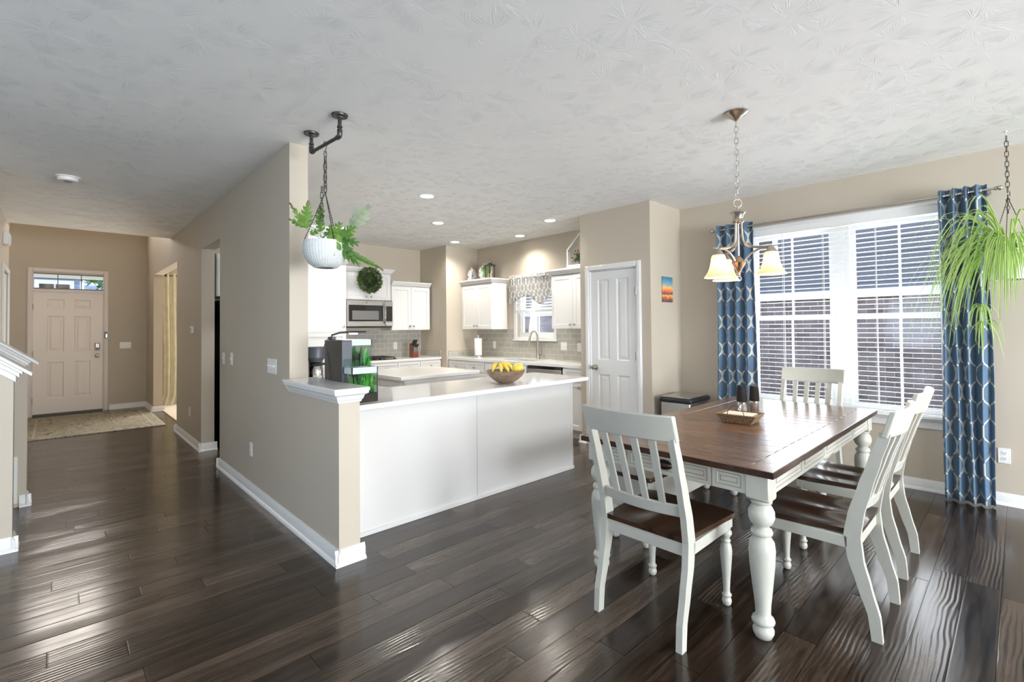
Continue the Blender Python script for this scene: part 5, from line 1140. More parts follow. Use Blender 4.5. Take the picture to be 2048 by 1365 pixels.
# ------------------------------------------------------------------ things on the table
bk = thing('napkin_basket', (3.22, 1.26, TZT), 'small brown wicker basket with two wire loop handles on the dining table', 'basket')
M_WICK = mat_weave('wicker', (0.055, 0.030, 0.013, 1), (0.40, 0.27, 0.14, 1), (110, 110, 150))
BM = TR(3.235, 1.265, TZT) @ RZ(radians(3)); m = MB(BM)
def rr(hx, hy, z): return [(-hx, -hy, z), (hx, -hy, z), (hx, hy, z), (-hx, hy, z)]
L = [rr(0.070, 0.082, 0.001), rr(0.082, 0.100, 0.030), rr(0.096, 0.116, 0.054), rr(0.091, 0.111, 0.054), rr(0.078, 0.096, 0.030), rr(0.066, 0.078, 0.006)]
for a, b in zip(L[:-1], L[1:]):
    for k in range(4): m.add([a[k], a[(k+1) % 4], b[(k+1) % 4], b[k]], [(0, 1, 2, 3)])
m.add(L[0], [(3, 2, 1, 0)]); m.add(L[-1], [(0, 1, 2, 3)]); m.build('basket', M_WICK, bk)
m = MB(BM)
for k in range(4):
    a0, b0, a1, b1, a2, b2 = Vector(L[0][k]), Vector(L[0][(k+1) % 4]), Vector(L[1][k]), Vector(L[1][(k+1) % 4]), Vector(L[2][k]), Vector(L[2][(k+1) % 4]); ns = 17 if k % 2 else 14
    for i in range(ns+1): t = i/ns; m.tube([tuple(a0.lerp(b0, t)), tuple(a1.lerp(b1, t)), tuple(a2.lerp(b2, t))], 0.0026, 5)
    for h in range(5):
        f_ = (h+0.5)/5; lo = (a0.lerp(a1, f_*2) if f_ < .5 else a1.lerp(a2, f_*2-1)); hi = (b0.lerp(b1, f_*2) if f_ < .5 else b1.lerp(b2, f_*2-1)); nn = (hi-lo).cross(Vector((0, 0, 1))).normalized()
        m.tube([tuple(lo.lerp(hi, j/(2*ns)) + nn*(0.0030 if (j+h) % 2 else -0.0012)) for j in range(2*ns+1)], 0.0024, 5)
m.build('weave', pbr('woven cane', (0.27, 0.17, 0.085, 1), 0.6, var=(90, 0.5)), bk)
m = MB(BM)
for k in range(4):
    a, b = L[2][k], L[2][(k+1) % 4]; m.tube([tuple(Vector(a).lerp(Vector(b), t)) for t in (0, .25, .5, .75, 1)], 0.005, 8)
m.build('rim', M_WICK, bk)
for x in (-0.088, 0.088):
    m = MB(BM); m.tube([(x, -0.055+0.11*i/12 , 0.052+0.062*sin(pi*i/12)**0.6 if 0 < i < 12 else 0.045) for i in range(13)], 0.0022, 6); m.build('handle', M_IRON, bk)
np_ = MB(BM)
for i in range(5): np_.box(-0.072+0.003*i, 0.070-0.002*i, -0.090, 0.090, 0.018+0.0078*i, 0.0255+0.0078*i)
o = np_.build('napkin_stack', pbr('cream paper napkin', (0.80, 0.72, 0.62, 1), 0.9, var=(20, 0.06)), None, 0.002); tag(o, 'stack of cream paper napkins lying in the wicker basket', 'napkins')
for i, (x, y, lb) in enumerate(((3.60, 1.395, 'black topped pepper mill with slanted cap, the one nearer the hall'), (3.70, 1.345, 'black topped salt mill beside the pepper mill, filled with dark corns'))):
    g = thing('pepper_mill', (x, y, TZT), lb, 'mill', 'pair of mills on the table')
    m = MB(TR(x, y, TZT) @ Matrix.Diagonal((1.18, 1.18, 1.17, 1))); m.lathe([(0.026, 0.0), (0.027, 0.004), (0.025, 0.058), (0.023, 0.060)], 22); m.build('clear_base', pbr('clear acrylic', (0.85, 0.84, 0.82, 1), 0.1, trans=0.75) if i == 0 else pbr('acrylic with corns', (0.20, 0.15, 0.12, 1), 0.15, var=(160, 0.9), coat=0.5), g)
    m = MB(TR(x, y, TZT) @ Matrix.Diagonal((1.18, 1.18, 1.17, 1))); m.lathe([(0.0262, 0.056), (0.0262, 0.066)], 22); m.build('band', M_CHROME, g)
    m = MB(TR(x, y, TZT) @ Matrix.Diagonal((1.18, 1.18, 1.17, 1))); n = 22; v = []; f = []
    rings = [(0.0285, 0.066), (0.0275, 0.10), (0.0245, 0.150)]
    for r, z in rings:
        for k in range(n): a = 2*pi*k/n; v.append((r*cos(a), r*sin(a), z))
    for k in range(n):
        a = 2*pi*k/n; sl = cos(a+radians(46))*0.011; v.append((0.0225*cos(a), 0.0225*sin(a), 0.158 - sl*(1 if i == 0 else .25)))
    for r in range(3):
        for k in range(n): f.append((r*n+k, r*n+(k+1) % n, (r+1)*n+(k+1) % n, (r+1)*n+k))
    f += [tuple(range(n))[::-1], tuple(range(3*n, 4*n))]; m.add(v, f); m.build('cap', M_MATTE, g)

# ------------------------------------------------------------------ chandelier
chx, chy = 3.127, 1.216
ch = thing('chandelier', (chx, chy, CE), 'brushed nickel chandelier with three lit frosted amber bell shades', 'chandelier')
CM = TR(chx, chy, 0)
def link_chain(mb, x, y, z0, z1, L_=0.036, w=0.011, r=0.0022, tw=0.0):
    n = max(1, round((z0-z1)/(L_*0.80))); st = (z0-z1)/n
    for i in range(n):
        zc = z0 - st*(i+0.5); pts = []
        for k in range(14):
            a = 2*pi*k/14; px = w*cos(a); pz = (L_/2)*sin(a); px = max(-w*.8, min(w*.8, px*1.1))
            ang = tw + (pi/2 if i % 2 else 0); pts.append((px*cos(ang), px*sin(ang), pz))
        mb.tube(pts, r, 6, M=TR(x, y, zc), loop=True)
m = MB(CM); m.lathe([(0.070, 2.738), (0.072, 2.733), (0.060, 2.722), (0.032, 2.708), (0.026, 2.700), (0.012, 2.692), (0.006, 2.682)], 28); m.build('canopy', M_NICKEL, ch)
m = MB(CM); link_chain(m, 0, 0, 2.685, 2.185, 0.045, 0.013, 0.0022, 0.6); m.build('chain', M_NICKEL, ch)
m = MB(CM); m.torus(0.026, 0.0028, 22, 6, M=TR(0, 0, 2.162) @ RZ(radians(-43)) @ RX(pi/2)); m.build('ring', M_NICKEL, ch)
m = MB(CM); m.lathe([(0.006, 2.138), (0.007, 2.12), (0.030, 2.115), (0.045, 2.106), (0.046, 2.100), (0.034, 2.085), (0.028, 2.062), (0.033, 2.052), (0.036, 2.044), (0.030, 2.036), (0.010, 2.030)], 26); m.lathe([(0.008, 2.04), (0.007, 1.80)], 12); m.build('column', M_NICKEL, ch)
BRZ = pbr('warm brushed nickel', (0.52, 0.38, 0.27, 1), 0.25, 1.0)
m = MB(CM); m.lathe([(0.006, 1.830), (0.016, 1.815), (0.040, 1.790), (0.042, 1.784), (0.030, 1.760), (0.016, 1.735), (0.009, 1.715), (0.010, 1.705), (0.006, 1.700)], 24); m.build('bottom_cone', BRZ, ch)
m = MB(CM); m.torus(0.015, 0.0018, 20, 6, M=TR(0, 0, 1.684) @ RZ(radians(-43)) @ RX(pi/2)); m.build('pull_ring', M_NICKEL, ch)
SH_R = 0.182
for q, a in enumerate((46.6, 46.6-117, 46.6+117)):
    R_ = RZ(radians(a)); dz = (0.0, 0.012, -0.006)[q]
    m = MB(CM @ R_); m.tube([(0.020, 0, 2.045), (0.022, 0, 2.00), (0.024, 0, 1.96)] + bez((0.026, 0, 1.94), (0.032, 0, 1.88), (0.075, 0, 1.865), (0.235, 0, 1.868+dz), 14), [0.0075]*3 + [0.0075]*11 + [0.0065, 0.005, 0.003, 0.002], 8)
    m.tube(bez((0.028, 0, 1.785), (0.060, 0, 1.840), (0.11, 0, 1.872), (SH_R, 0, 1.866+dz), 10), 0.006, 8)
    arm = m.build('arm', M_NICKEL, ch)
    S = CM @ R_ @ TR(SH_R, 0, dz)
    m = MB(S); m.lathe([(0.006, 1.872), (0.012, 1.866), (0.016, 1.858), (0.032, 1.835), (0.034, 1.826), (0.030, 1.822)], 22); m.build('socket_cup', M_NICKEL, arm)
    m = MB(S); pr = [(0.029, 1.830), (0.036, 1.826), (0.042, 1.810), (0.045, 1.785), (0.050, 1.758), (0.060, 1.728), (0.076, 1.702), (0.084, 1.692), (0.085, 1.688)]
    m.lathe(pr + [(r-0.003, z+0.001) for r, z in reversed(pr)], 32, closed=False); m.build('glass_shade', M_SHADE, arm)
    m = MB(S); m.lathe([(0.012, 1.815), (0.018, 1.80), (0.027, 1.775), (0.029, 1.758), (0.022, 1.738), (0.004, 1.730)], 16); m.build('bulb', MATS.get('bulb') or mat_emit('lit bulb', (1.0, 0.80, 0.58, 1), 16.0), arm)
    MATS['bulb'] = bpy.data.materials['lit bulb']
    p = (S @ Vector((0, 0, 1.715))); add_light('chandelier_bulb', 'POINT', tuple(p), (0, 0, 0), 3.0, (1.0, 0.80, 0.56), shadow_soft_size=0.02)

# ------------------------------------------------------------------ dining window blind, rod and curtains
bl = thing('window_blind', (XW-0.05, 1.14, 2.4), 'wide white slatted blind lowered over the dining window', 'blind')
XBL = XW-0.052; Yb0, Yb1 = 0.345, 1.945
m = MB(); nsl = 40; zs0, zs1 = 0.635, 2.285
for i in range(nsl):
    z = zs0 + (zs1-zs0)*i/(nsl-1); M = TR(XBL, 0, z) @ RY(radians(4)); v = []; 
    for y in (Yb0, Yb1):
        for k in range(5): a = -1+0.5*k; v.append((a*0.020, y, 0.0022*(1-a*a)))
        for k in range(5): a = 1-0.5*k; v.append((a*0.020, y, 0.0022*(1-a*a)-0.0022))
    f = [(k, (k+1) % 10, 10+(k+1) % 10, 10+k) for k in range(10)] + [tuple(range(10))[::-1], tuple(range(10, 20))]
    m.add(v, [tuple(reversed(q)) for q in f], M=M)
m.build('slats', M_BLIND, bl)
m = MB()
for y in (0.44, 0.86, 1.26, 1.60, 1.86):
    for x in (-0.022, 0.022): m.box(XBL+x-0.0006, XBL+x+0.0006, y-0.0022, y+0.0022, 0.60, 2.29)
m.build('ladder_cord', M_BLIND, bl)
m = MB(); m.box(XBL-0.026, XBL+0.026, Yb0, Yb1, 0.603, 0.622); m.build('bottom_rail', M_BLIND, bl, 0.003)
m = MB(); m.box(XBL-0.030, XBL+0.048, Yb0-0.02, Yb1+0.02, 2.295, 2.350); m.box(XBL-0.040, XBL-0.030, Yb0-0.03, Yb1+0.03, 2.288, 2.378); m.box(XBL-0.046, XBL-0.040, Yb0-0.035, Yb1+0.035, 2.355, 2.378); m.build('head_valance', M_BLIND, bl, 0.003)
m = MB(); m.tube([(XBL-0.045, 1.875, 2.28), (XBL-0.047, 1.875, 1.45)], 0.004, 6); m.build('tilt_wand', M_BLIND, bl)
XR, ZR = XW-0.150, 2.400
rd = thing('curtain_rod', (XR, 1.17, ZR), 'slim brushed nickel curtain rod above the dining window', 'curtain rod')
m = MB(); m.tube([(XR, 0.115, ZR), (XR, 2.235, ZR)], 0.0095, 12); m.build('rod', M_NICKEL, rd)
for y, s in ((0.115, -1), (2.235, 1)):
    m = MB(TR(XR, y, ZR) @ RX(-s*pi/2)); m.lathe([(0.010, 0), (0.016, 0.004), (0.016, 0.012), (0.012, 0.016), (0.018, 0.022), (0.019, 0.036), (0.014, 0.042)], 16); m.build('finial', M_NICKEL, rd)
for y in (0.155, 2.195): 
    m = MB(); m.tube([(XR, y, ZR), (XW, y, ZR)], 0.006, 8); m.lathe([(0.022, 0), (0.022, 0.005)], 14, M=TR(XW, y, ZR) @ RY(-pi/2)); m.build('bracket', M_NICKEL, rd)
def curtain(name, label, y0, y1, nf, amp, z0, seed, spread=0.0):
    c = thing(name, (XR, (y0+y1)/2, 0), label, 'curtain', 'blue trellis curtains at the dining window')
    random.seed(seed); n = nf*22; rnd = [random.uniform(-.25, .25) for _ in range(nf+2)]; amps = [random.uniform(.75, 1.2) for _ in range(nf+2)]
    pts = []
    for i in range(n+1):
        t = i/n*nf; k = int(min(nf-1, t)); ph = t*2*pi
        A = amp*(amps[k]*(1-(t-k)) + amps[k+1]*(t-k)); y = y1 + (y0-y1)*(i/n) + 0.018*sin(ph*2)*(-1)*0.6
        s = sin(ph); s = abs(s)**0.72*(1 if s > 0 else -1)
        pts.append((XR - A*s, y))
    us = [0.0]
    for a, b in zip(pts[:-1], pts[1:]): us.append(us[-1] + hypot(a[0]-b[0], a[1]-b[1]))
    cx = (y0+y1)/2
    def xy(i, t, z):
        x, y = pts[i]; k = 1 + spread*(t-0.3); j = 0.006*sin(z*3.1 + i*0.09)
        return XR + (x-XR)*(1-0.10*t) + j*0.5, cx + (y-cx)*k + j
    v, f, uv = cloth(us, lambda i: ZR+0.045, lambda i: z0, xy, 40); m = MB(); m.add(v, f, uv); o = m.build('cloth', M_CURT, c, angle=180)
    sd = o.modifiers.new('thick', 'SOLIDIFY'); sd.thickness = 0.0025
    for k in range(nf):
        for q in (0.0, 0.5):
            t = (k+q)/nf; y = y1 + (y0-y1)*t
            if 0 < t < 1:
                m = MB(); m.torus(0.020, 0.0035, 18, 6, M=TR(XR, y, ZR) @ RX(pi/2)); m.build('grommet', M_NICKEL, c)
    return c
curtain('curtain', 'long blue trellis curtain behind the spider plant, beside the wall outlet', 0.152, 0.432, 4, 0.043, 0.012, 5, 0.04)
curtain('curtain', 'long blue trellis curtain behind the chandelier, at the pantry side of the window', 1.835, 2.215, 4, 0.040, 0.02, 9, 0.10)

# ------------------------------------------------------------------ hanging pipe bracket and planter
pb = thing('pipe_bracket', (1.28, 3.12, CE), 'black iron pipe bracket screwed to the ceiling, holding a planter chain', 'bracket')
PA, PB_ = (1.290, 2.925), (1.268, 3.330); ZP = 2.605
m = MB(); m.tube([(PA[0], PA[1], CE-0.01), (PA[0], PA[1], ZP+0.02)] + bez((PA[0], PA[1], ZP+0.02), (PA[0], PA[1], ZP), (PA[0], PA[1]+0.005, ZP), (PA[0], PA[1]+0.025, ZP), 4) + [(PB_[0], PB_[1]-0.025, ZP)] + bez((PB_[0], PB_[1]-0.025, ZP), (PB_[0], PB_[1], ZP), (PB_[0], PB_[1], ZP), (PB_[0], PB_[1], ZP+0.02), 4) + [(PB_[0], PB_[1], CE-0.01)], 0.0115, 12); m.build('pipe', M_IRON, pb)
for x, y in (PA, PB_):
    m = MB(TR(x, y, 0)); m.lathe([(0.020, 2.718), (0.024, 2.726), (0.048, 2.728), (0.050, 2.734), (0.050, 2.740)], 28); fl_ = m.build('flange', M_IRON, pb)
    m = MB()
    for k in range(4): a = pi/4 + k*pi/2; m.lathe([(0.005, 0), (0.004, -0.003)], 8, M=TR(x+0.036*cos(a), y+0.036*sin(a), 2.728))
    m.build('screw', M_BLACK, fl_)
    m = MB(TR(x, y, 0)); m.lathe([(0.013, 2.655), (0.0165, 2.657), (0.0165, 2.668), (0.013, 2.670)], 16); m.lathe([(0.012, ZP+0.028), (0.0165, ZP+0.03), (0.0165, ZP+0.04), (0.012, ZP+0.042)], 16); m.build('collar', M_IRON, pb)
    s = 1 if y == PA[1] else -1
    m = MB(); m.tube(bez((x, y, ZP+0.03), (x, y, ZP-0.002), (x, y+s*0.002, ZP-0.001), (x, y+s*0.036, ZP), 8), 0.016, 12); m.build('elbow', M_IRON, pb)
px, py = 1.277, 3.118; ZRIM = 1.960
hpn = thing('hanging_planter', (px, py, 1.79), 'white woven-look hanging planter with lobed fern leaves on a black chain', 'planter')
m = MB(); m.tube([(px-0.012, py, ZP+0.000), (px-0.006, py, ZP+0.016), (px+0.006, py, ZP+0.016), (px+0.013, py, ZP), (px+0.004, py, ZP-0.03), (px+0.001, py, ZP-0.06)], 0.0022, 6); m.build('hook', M_IRON, hpn)
m = MB(); link_chain(m, px, py, ZP-0.05, 2.285, 0.045, 0.012, 0.0024, 0.3); link_chain(m, px-0.004, py-0.006, ZP-0.10, 2.29, 0.042, 0.012, 0.0022, 1.2); link_chain(m, px-0.022, py+0.004, 2.32, 2.10, 0.045, 0.011, 0.0022, 0.8); m.build('chain', M_IRON, hpn)
for a in (150, 270, 30):
    m = MB(); a = radians(a); x2, y2 = px+0.133*cos(a), py+0.133*sin(a)
    for i in range(22):
        t0, t1 = i/22, (i+0.72)/22; P0, P1 = Vector((px, py, 2.285)), Vector((x2, y2, ZRIM)); m.tube([tuple(P0.lerp(P1, t0)), tuple(P0.lerp(P1, t1))], 0.0030, 6)
    m.tube([(px, py, 2.285), (x2, y2, ZRIM)], 0.0012, 4); m.build('hanger_cord', M_BLACK, hpn)
m_, t_, b_ = new_mat('white basket weave plastic'); k = NB(t_); gp = k.sep(k.obj())
angn = k.m('ARCTAN2', k.m('SUBTRACT', gp[1], py), k.m('SUBTRACT', gp[0], px)); ca = k.m('MULTIPLY', angn, 22.0); cz = k.m('MULTIPLY', gp[2], 250.0)
wv = k.m('MULTIPLY', k.m('ABSOLUTE', k.m('SINE', ca)), k.m('ABSOLUTE', k.m('SINE', k.m('ADD', cz, k.m('MULTIPLY', k.m('GREATER_THAN', k.m('SINE', ca), 0.0), pi/2)))))
k.link(k.mix(wv, (0.62, 0.65, 0.65, 1), (0.86, 0.88, 0.88, 1)), b_.inputs['Base Color']); b_.inputs['Roughness'].default_value = 0.4
k.link(k.bump(wv, 0.7, 0.003), b_.inputs['Normal']); M_POT = m_
m = MB(); m.lathe([(0.052, 1.788), (0.072, 1.791), (0.104, 1.815), (0.128, 1.852), (0.140, 1.898), (0.140, 1.930), (0.136, 1.952), (0.134, ZRIM), (0.128, ZRIM), (0.131, 1.935), (0.05, 1.915), (0.001, 1.915)], 48, M=TR(px, py, 0), closed=False); m.build('pot', M_POT, hpn)
m = MB(); m.lathe([(0.130, 1.938), (0.001, 1.945)], 24, M=TR(px, py, 0), closed=False); m.build('soil', pbr('potting soil', (0.04, 0.028, 0.02, 1), 1.0), hpn)
CR, CU, CF = cam_ray(1, 0, 0), Vector((0, 0, 1)), cam_ray(0, 0, -1)
def lobed_leaf(mb, p0, tip, L, wmax, nl=6, curl=0.12, side=None, seed=0):
    rg = random.Random(seed); P0, P1 = Vector(p0), Vector(tip); ax = (P1-P0).normalized(); sd = side.normalized() if side else ax.cross(Vector((0, 0, 1))).normalized(); nn = ax.cross(sd)
    L = (P1-P0).length; N = nl*4; f = lambda t, w: tuple(P0 + ax*L*t + sd*w + nn*(curl*L*(4*t*(1-t))*0.5 - abs(w)*0.18))
    for s in (-1, 1):
        for i in range(nl):
            a, b = (i+0.15)/nl, (i+0.80)/nl; m_ = (a+b)/2; prof = sin(pi*min(1, 0.22+0.80*m_))**0.8; w = wmax*max(prof, .25)*rg.uniform(.85, 1.12)
            sh = 0.11
            mb.add([f(a, 0), f(b, 0), f(b+sh*0.55, s*w*0.50), f(b+sh*0.75, s*w*0.86), f(min(1.04, m_+sh*1.3), s*w), f(a+sh*0.50, s*w*0.80), f(a-0.01, s*w*0.36)], [(0, 1, 2, 3, 4, 5, 6)] if s > 0 else [(6, 5, 4, 3, 2, 1, 0)])
        mb.add([f(0, 0), f(1.0, 0), f(0.88, s*wmax*0.20), f(0.08, s*wmax*0.26)], [(0, 1, 2, 3)] if s > 0 else [(3, 2, 1, 0)])
M_FERN = mat_leaf('lobed fern leaf', (0.07, 0.19, 0.03, 1), (0.22, 0.38, 0.07, 1)); M_FERN2 = mat_leaf('pale fern leaf', (0.26, 0.34, 0.22, 1), (0.42, 0.48, 0.32, 1)); M_TIP = mat_leaf('browned leaf tip', (0.20, 0.10, 0.04, 1), (0.32, 0.20, 0.08, 1))
PC = Vector((px, py, 1.96)); S_ = lambda r, u, d=0.0: tuple(PC + CR*r + CU*u + Vector((CF.x, CF.y, 0)).normalized()*d)
LV = [((0.03, 0.06, -.02), (0.225, -0.02, -.05), 0.19, 0.062, 7, M_FERN), ((0.06, 0.02, -.04), (0.235, -0.155, -.05), .2, 0.050, 7, M_FERN), ((0.11, 0.04, -.08), (0.07, -0.10, -.10), .1, 0.052, 3, M_FERN), ((0.17, 0.10, 0), (0.29, 0.24, 0), .2, 0.062, 5, M_FERN2),
      ((-0.135, 0.09, 0), (-0.115, 0.255, 0), .2, 0.052, 6, M_FERN), ((-0.15, 0.13, 0.02), (-0.225, 0.235, 0.0), .2, 0.022, 4, M_FERN), ((-0.14, 0.10, 0), (-0.225, 0.145, -0.03), .1, 0.022, 4, M_FERN), ((-0.04, 0.11, 0), (-0.03, 0.24, 0), .1, 0.040, 4, M_FERN),
      ((-0.02, 0.07, 0), (-0.05, 0.135, 0), .1, 0.035, 3, M_FERN), ((0.02, 0.04, 0), (0.03, 0.115, 0.02), .1, 0.035, 3, M_FERN), ((0.07, 0.07, 0), (0.10, 0.13, 0), .1, 0.03, 3, M_FERN), ((0.06, 0.05, 0.0), (0.12, 0.06, 0.0), .1, 0.022, 2, M_FERN),
      ((0.15, -0.06, -.05), (0.37, -0.175, -.05), .2, 0.024, 9, M_FERN), ((0.10, 0.05, .02), (0.20, 0.10, .0), .2, 0.045, 5, M_FERN), ((-0.10, 0.05, 0), (-0.03, 0.085, 0), .1, 0.02, 3, M_FERN)]
for i, (a, b, L, w, nl, mt) in enumerate(LV):
    m = MB(); Pa, Pb = Vector(S_(*a)), Vector(S_(*b)); ax = (Pb-Pa).normalized(); sd = ax.cross(CF + Vector((0.25*sin(i*2.1), 0.2*cos(i*1.3), 0.25))).normalized()
    lobed_leaf(m, Pa, Pb, L, w, nl, 0.10, sd, i); lf = m.build('leaf', mt, hpn, smooth=False)
    m = MB(); st = PC + Vector((0.03*sin(i*1.7), 0.03*cos(i*1.7), 0)); m.tube(bez(tuple(st), tuple(st + Vector((0, 0, 0.06))), tuple(Pa - ax*0.04), tuple(Pa + ax*0.02), 8), 0.0016, 5); m.build('stalk', M_FERN, lf)
m = MB(); lobed_leaf(m, S_(-0.192, 0.195, 0.005), S_(-0.238, 0.262, 0.0), .05, 0.012, 2, 0.1, CR, 3); lobed_leaf(m, S_(0.33, -0.155, -.05), S_(0.395, -0.195, -.05), .05, 0.012, 2, 0.1, CU, 4); lobed_leaf(m, S_(-0.119, 0.235, 0), S_(-0.112, 0.275, 0), .05, 0.012, 2, .1, CR, 5); m.build('browned_tip', M_TIP, hpn, smooth=False)

# ------------------------------------------------------------------ spider plant
qx, qy, ZS = 4.857, 0.043, 1.885
sp_ = thing('spider_plant', (qx, qy, 1.70), 'spider plant with striped green leaves in a white hanging pot by the curtain', 'plant')
m = MB(); m.lathe([(0.010, 0), (0.008, -0.006)], 10, M=TR(qx, qy, CE)); m.tube([(qx, qy, CE), (qx, qy, CE-0.02), (qx+0.008, qy, CE-0.035), (qx, qy, CE-0.045)], 0.002, 6); m.build('ceiling_hook', M_PLATE, sp_)
m = MB(); link_chain(m, qx, qy, CE-0.035, 2.31, 0.046, 0.012, 0.0022, 0.3); m.tube([(qx+0.03*cos(a), qy-0.01, 2.29+0.022*sin(a)) for a in [radians(200-220*i/10) for i in range(11)]], 0.0022, 6); link_chain(m, qx, qy, 2.29, 2.16, 0.030, 0.011, 0.002, 0.2); m.build('chain', M_IRON, sp_)
for a in (130, 250, 10):
    m = MB(); a = radians(a); P0, P1 = Vector((qx, qy, 2.27)), Vector((qx+0.118*cos(a), qy+0.118*sin(a), ZS)); m.tube([tuple(P0), tuple(P1)], 0.0022, 5)
    for i in range(20): t = (i+.5)/20; m.lathe([(0.001, -0.004), (0.0040, 0), (0.001, 0.004)], 6, M=TR(*P0.lerp(P1, t)))
    m.build('hanger_cord', M_IRON, sp_)
m = MB(); m.lathe([(0.085, 1.690), (0.100, 1.694), (0.116, 1.80), (0.120, 1.880), (0.126, 1.884), (0.126, 1.900), (0.118, 1.900), (0.114, 1.87), (0.001, 1.865)], 36, M=TR(qx, qy, 0), closed=False); m.build('pot', pbr('white ribbed pot', (0.80, 0.82, 0.81, 1), 0.4, bump=(40, 0.3, (1, 1, 0.1))), sp_)
M_SPI = mat_leaf('striped spider leaf', (0.22, 0.42, 0.05, 1), (0.36, 0.60, 0.10, 1), (0.72, 0.82, 0.42, 1), 0.4)
random.seed(21)
def arch(mb, base, az, L, lift, droop, w, n=9):
    d = Vector((cos(az), sin(az), 0)); pts = []
    for i in range(n):
        t = i/(n-1); r = L*(t*(1-0.18*t)); z = lift*L*(2*t*(1-t)) + lift*L*0.35*t - droop*L*t*t*1.25; pts.append(tuple(Vector(base) + d*r*(0.55+0.45*(1-t*min(1, droop)*0.35)) + Vector((0, 0, z))))
    mb.strip(pts, [w*0.6, w*0.9, w, w, w*0.95, w*0.85, w*0.65, w*0.4, 0.0006][:n])
m = MB()
lefty = atan2((-CR).y, (-CR).x)
for i in range(230):
    az = random.uniform(0, 2*pi) if random.random() < 0.40 else lefty + random.gauss(0, 0.75)
    b = (qx+0.07*cos(az)*random.random(), qy+0.07*sin(az)*random.random(), ZS+0.01); L = random.uniform(0.34, 0.78) if abs(((az-lefty+pi) % (2*pi))-pi) < 1.0 else random.uniform(0.18, 0.34)
    if cos(az) > 0.25: L = min(L, 0.17)
    k_ = random.random()
    if k_ < 0.38: arch(m, b, az, L, random.uniform(0.25, 0.5), random.uniform(0.40, 0.85), random.uniform(0.005, 0.009))
    elif k_ < 0.66: arch(m, b, az, L*0.8, random.uniform(0.1, 0.3), random.uniform(0.6, 1.15), random.uniform(0.005, 0.009))
    else: arch(m, b, az, L*0.9, random.uniform(0.45, 0.95), random.uniform(0.1, 0.5), random.uniform(0.005, 0.008))
for az_, L, li, dr in ((0.0, 0.52, 0.15, 0.22), (0.06, 0.56, 0.22, 0.38), (-0.1, 0.45, 0.6, 0.1), (0.2, 0.40, 0.95, 0.0), (-0.3, 0.36, 1.2, 0.0)): arch(m, (qx, qy, ZS+0.02), lefty+az_, L, li, dr, 0.009)
m.build('foliage', M_SPI, sp_, smooth=False)
m = MB(); bp = Vector((qx, qy, 0)) - CR*0.20; 
m.tube(bez((qx-0.02, qy+0.05, ZS), tuple(Vector((qx, qy, ZS+0.06)) - CR*0.16), tuple(bp + Vector((0, 0, 1.65))), tuple(bp + Vector((0, 0, 1.50))), 12), 0.0016, 5); rn = m.build('runner', M_SPI, sp_)
m = MB()
for i in range(26): arch(m, tuple(bp + Vector((0, 0, 1.50 - 0.12*(i % 2)))), random.uniform(0, 2*pi), random.uniform(0.09, 0.17), random.uniform(0.2, 0.6), random.uniform(0.7, 1.6), 0.0055)
m.build('plantlet', M_SPI, sp_, smooth=False)
m = MB(); tp = Vector((qx, qy, ZS)) - CR*0.46; m.tube(bez(tuple(Vector((qx, qy, ZS+0.03)) - CR*0.30), tuple(tp + CR*0.03 + Vector((0, 0, 0.04))), tuple(tp + Vector((0, 0, -0.02))), tuple(tp - CR*0.03 + Vector((0, 0, -0.20))), 10), 0.0012, 4); m.build('dry_runner', M_TIP, sp_)

# ------------------------------------------------------------------ small wall and floor things
tc_ = thing('trash_can', (4.82, 2.44, 0), 'stainless step trash can with black rimmed lid beside the pantry wall', 'trash can')
m = MB(); m.box(4.63, 5.06, 2.30, 2.62, 0.02, 0.60); m.box(4.64, 5.05, 2.31, 2.61, 0, 0.02); m.build('body', M_STEEL, tc_, 0.02, seg=3)
m = MB(); m.box(4.615, 5.075, 2.285, 2.635, 0.595, 0.645); m.build('lid_rim', M_BLACK, tc_, 0.02, seg=3)
m = MB(); m.box(4.635, 5.055, 2.305, 2.615, 0.645, 0.655); m.build('lid', M_STEEL, tc_, 0.012, seg=2)
m = MB(); m.box(4.60, 4.64, 2.40, 2.52, 0.02, 0.04); m.build('pedal', M_BLACK, tc_, 0.004)
pc = thing('painting', (4.945, YS-0.01, 1.80), 'small unframed sunset painting on the side of the pantry wall', 'painting')
m = MB(); m.box(4.83, 5.05, YS-0.014, YS-0.002, 1.655, 1.935); m.build('canvas', mat_sunset(), pc, 0.001)
def wall_plate(name, label, cat, M, gang=1, kind='switch', grp=None):
    p = M.to_translation(); t = thing(name, tuple(p), label, cat, grp); w = 0.070 + 0.046*(gang-1)
    m = MB(M); m.box(-w/2, w/2, -0.006, 0, -0.0575, 0.0575); m.build('plate', M_PLATE, t, 0.003, seg=2)
    for g in range(gang):
        x = (g-(gang-1)/2)*0.046
        if kind == 'switch':
            m = MB(M); m.box(x-0.005, x+0.005, -0.010, -0.006, -0.013, 0.013); m.box(x-0.0035, x+0.0035, -0.020, -0.008, 0.000, 0.008); m.build('toggle', M_PLATE, t, 0.001)
        else:
            for z in (-0.020, 0.020):
                m = MB(M); m.lathe([(0.0165, 0), (0.0165, 0.002)], 18, M=TR(x, -0.006, z) @ RX(pi/2)); r = m.build('receptacle', M_PLATE, t)
                m = MB(M); m.box(x-0.008, x-0.0055, -0.0088, -0.0078, z-0.003, z+0.007); m.box(x+0.0055, x+0.008, -0.0088, -0.0078, z-0.003, z+0.006); m.box(x-0.002, x+0.002, -0.0088, -0.0078, z-0.011, z-0.007); m.build('slot', M_BLACK, r)
    return t
HX = lambda y, z: TR(XG, y, z) @ RZ(-pi/2)
wall_plate('light_switch', 'white four-switch wall plate near the half wall', 'light switch', HX(3.974, 1.106), 4)
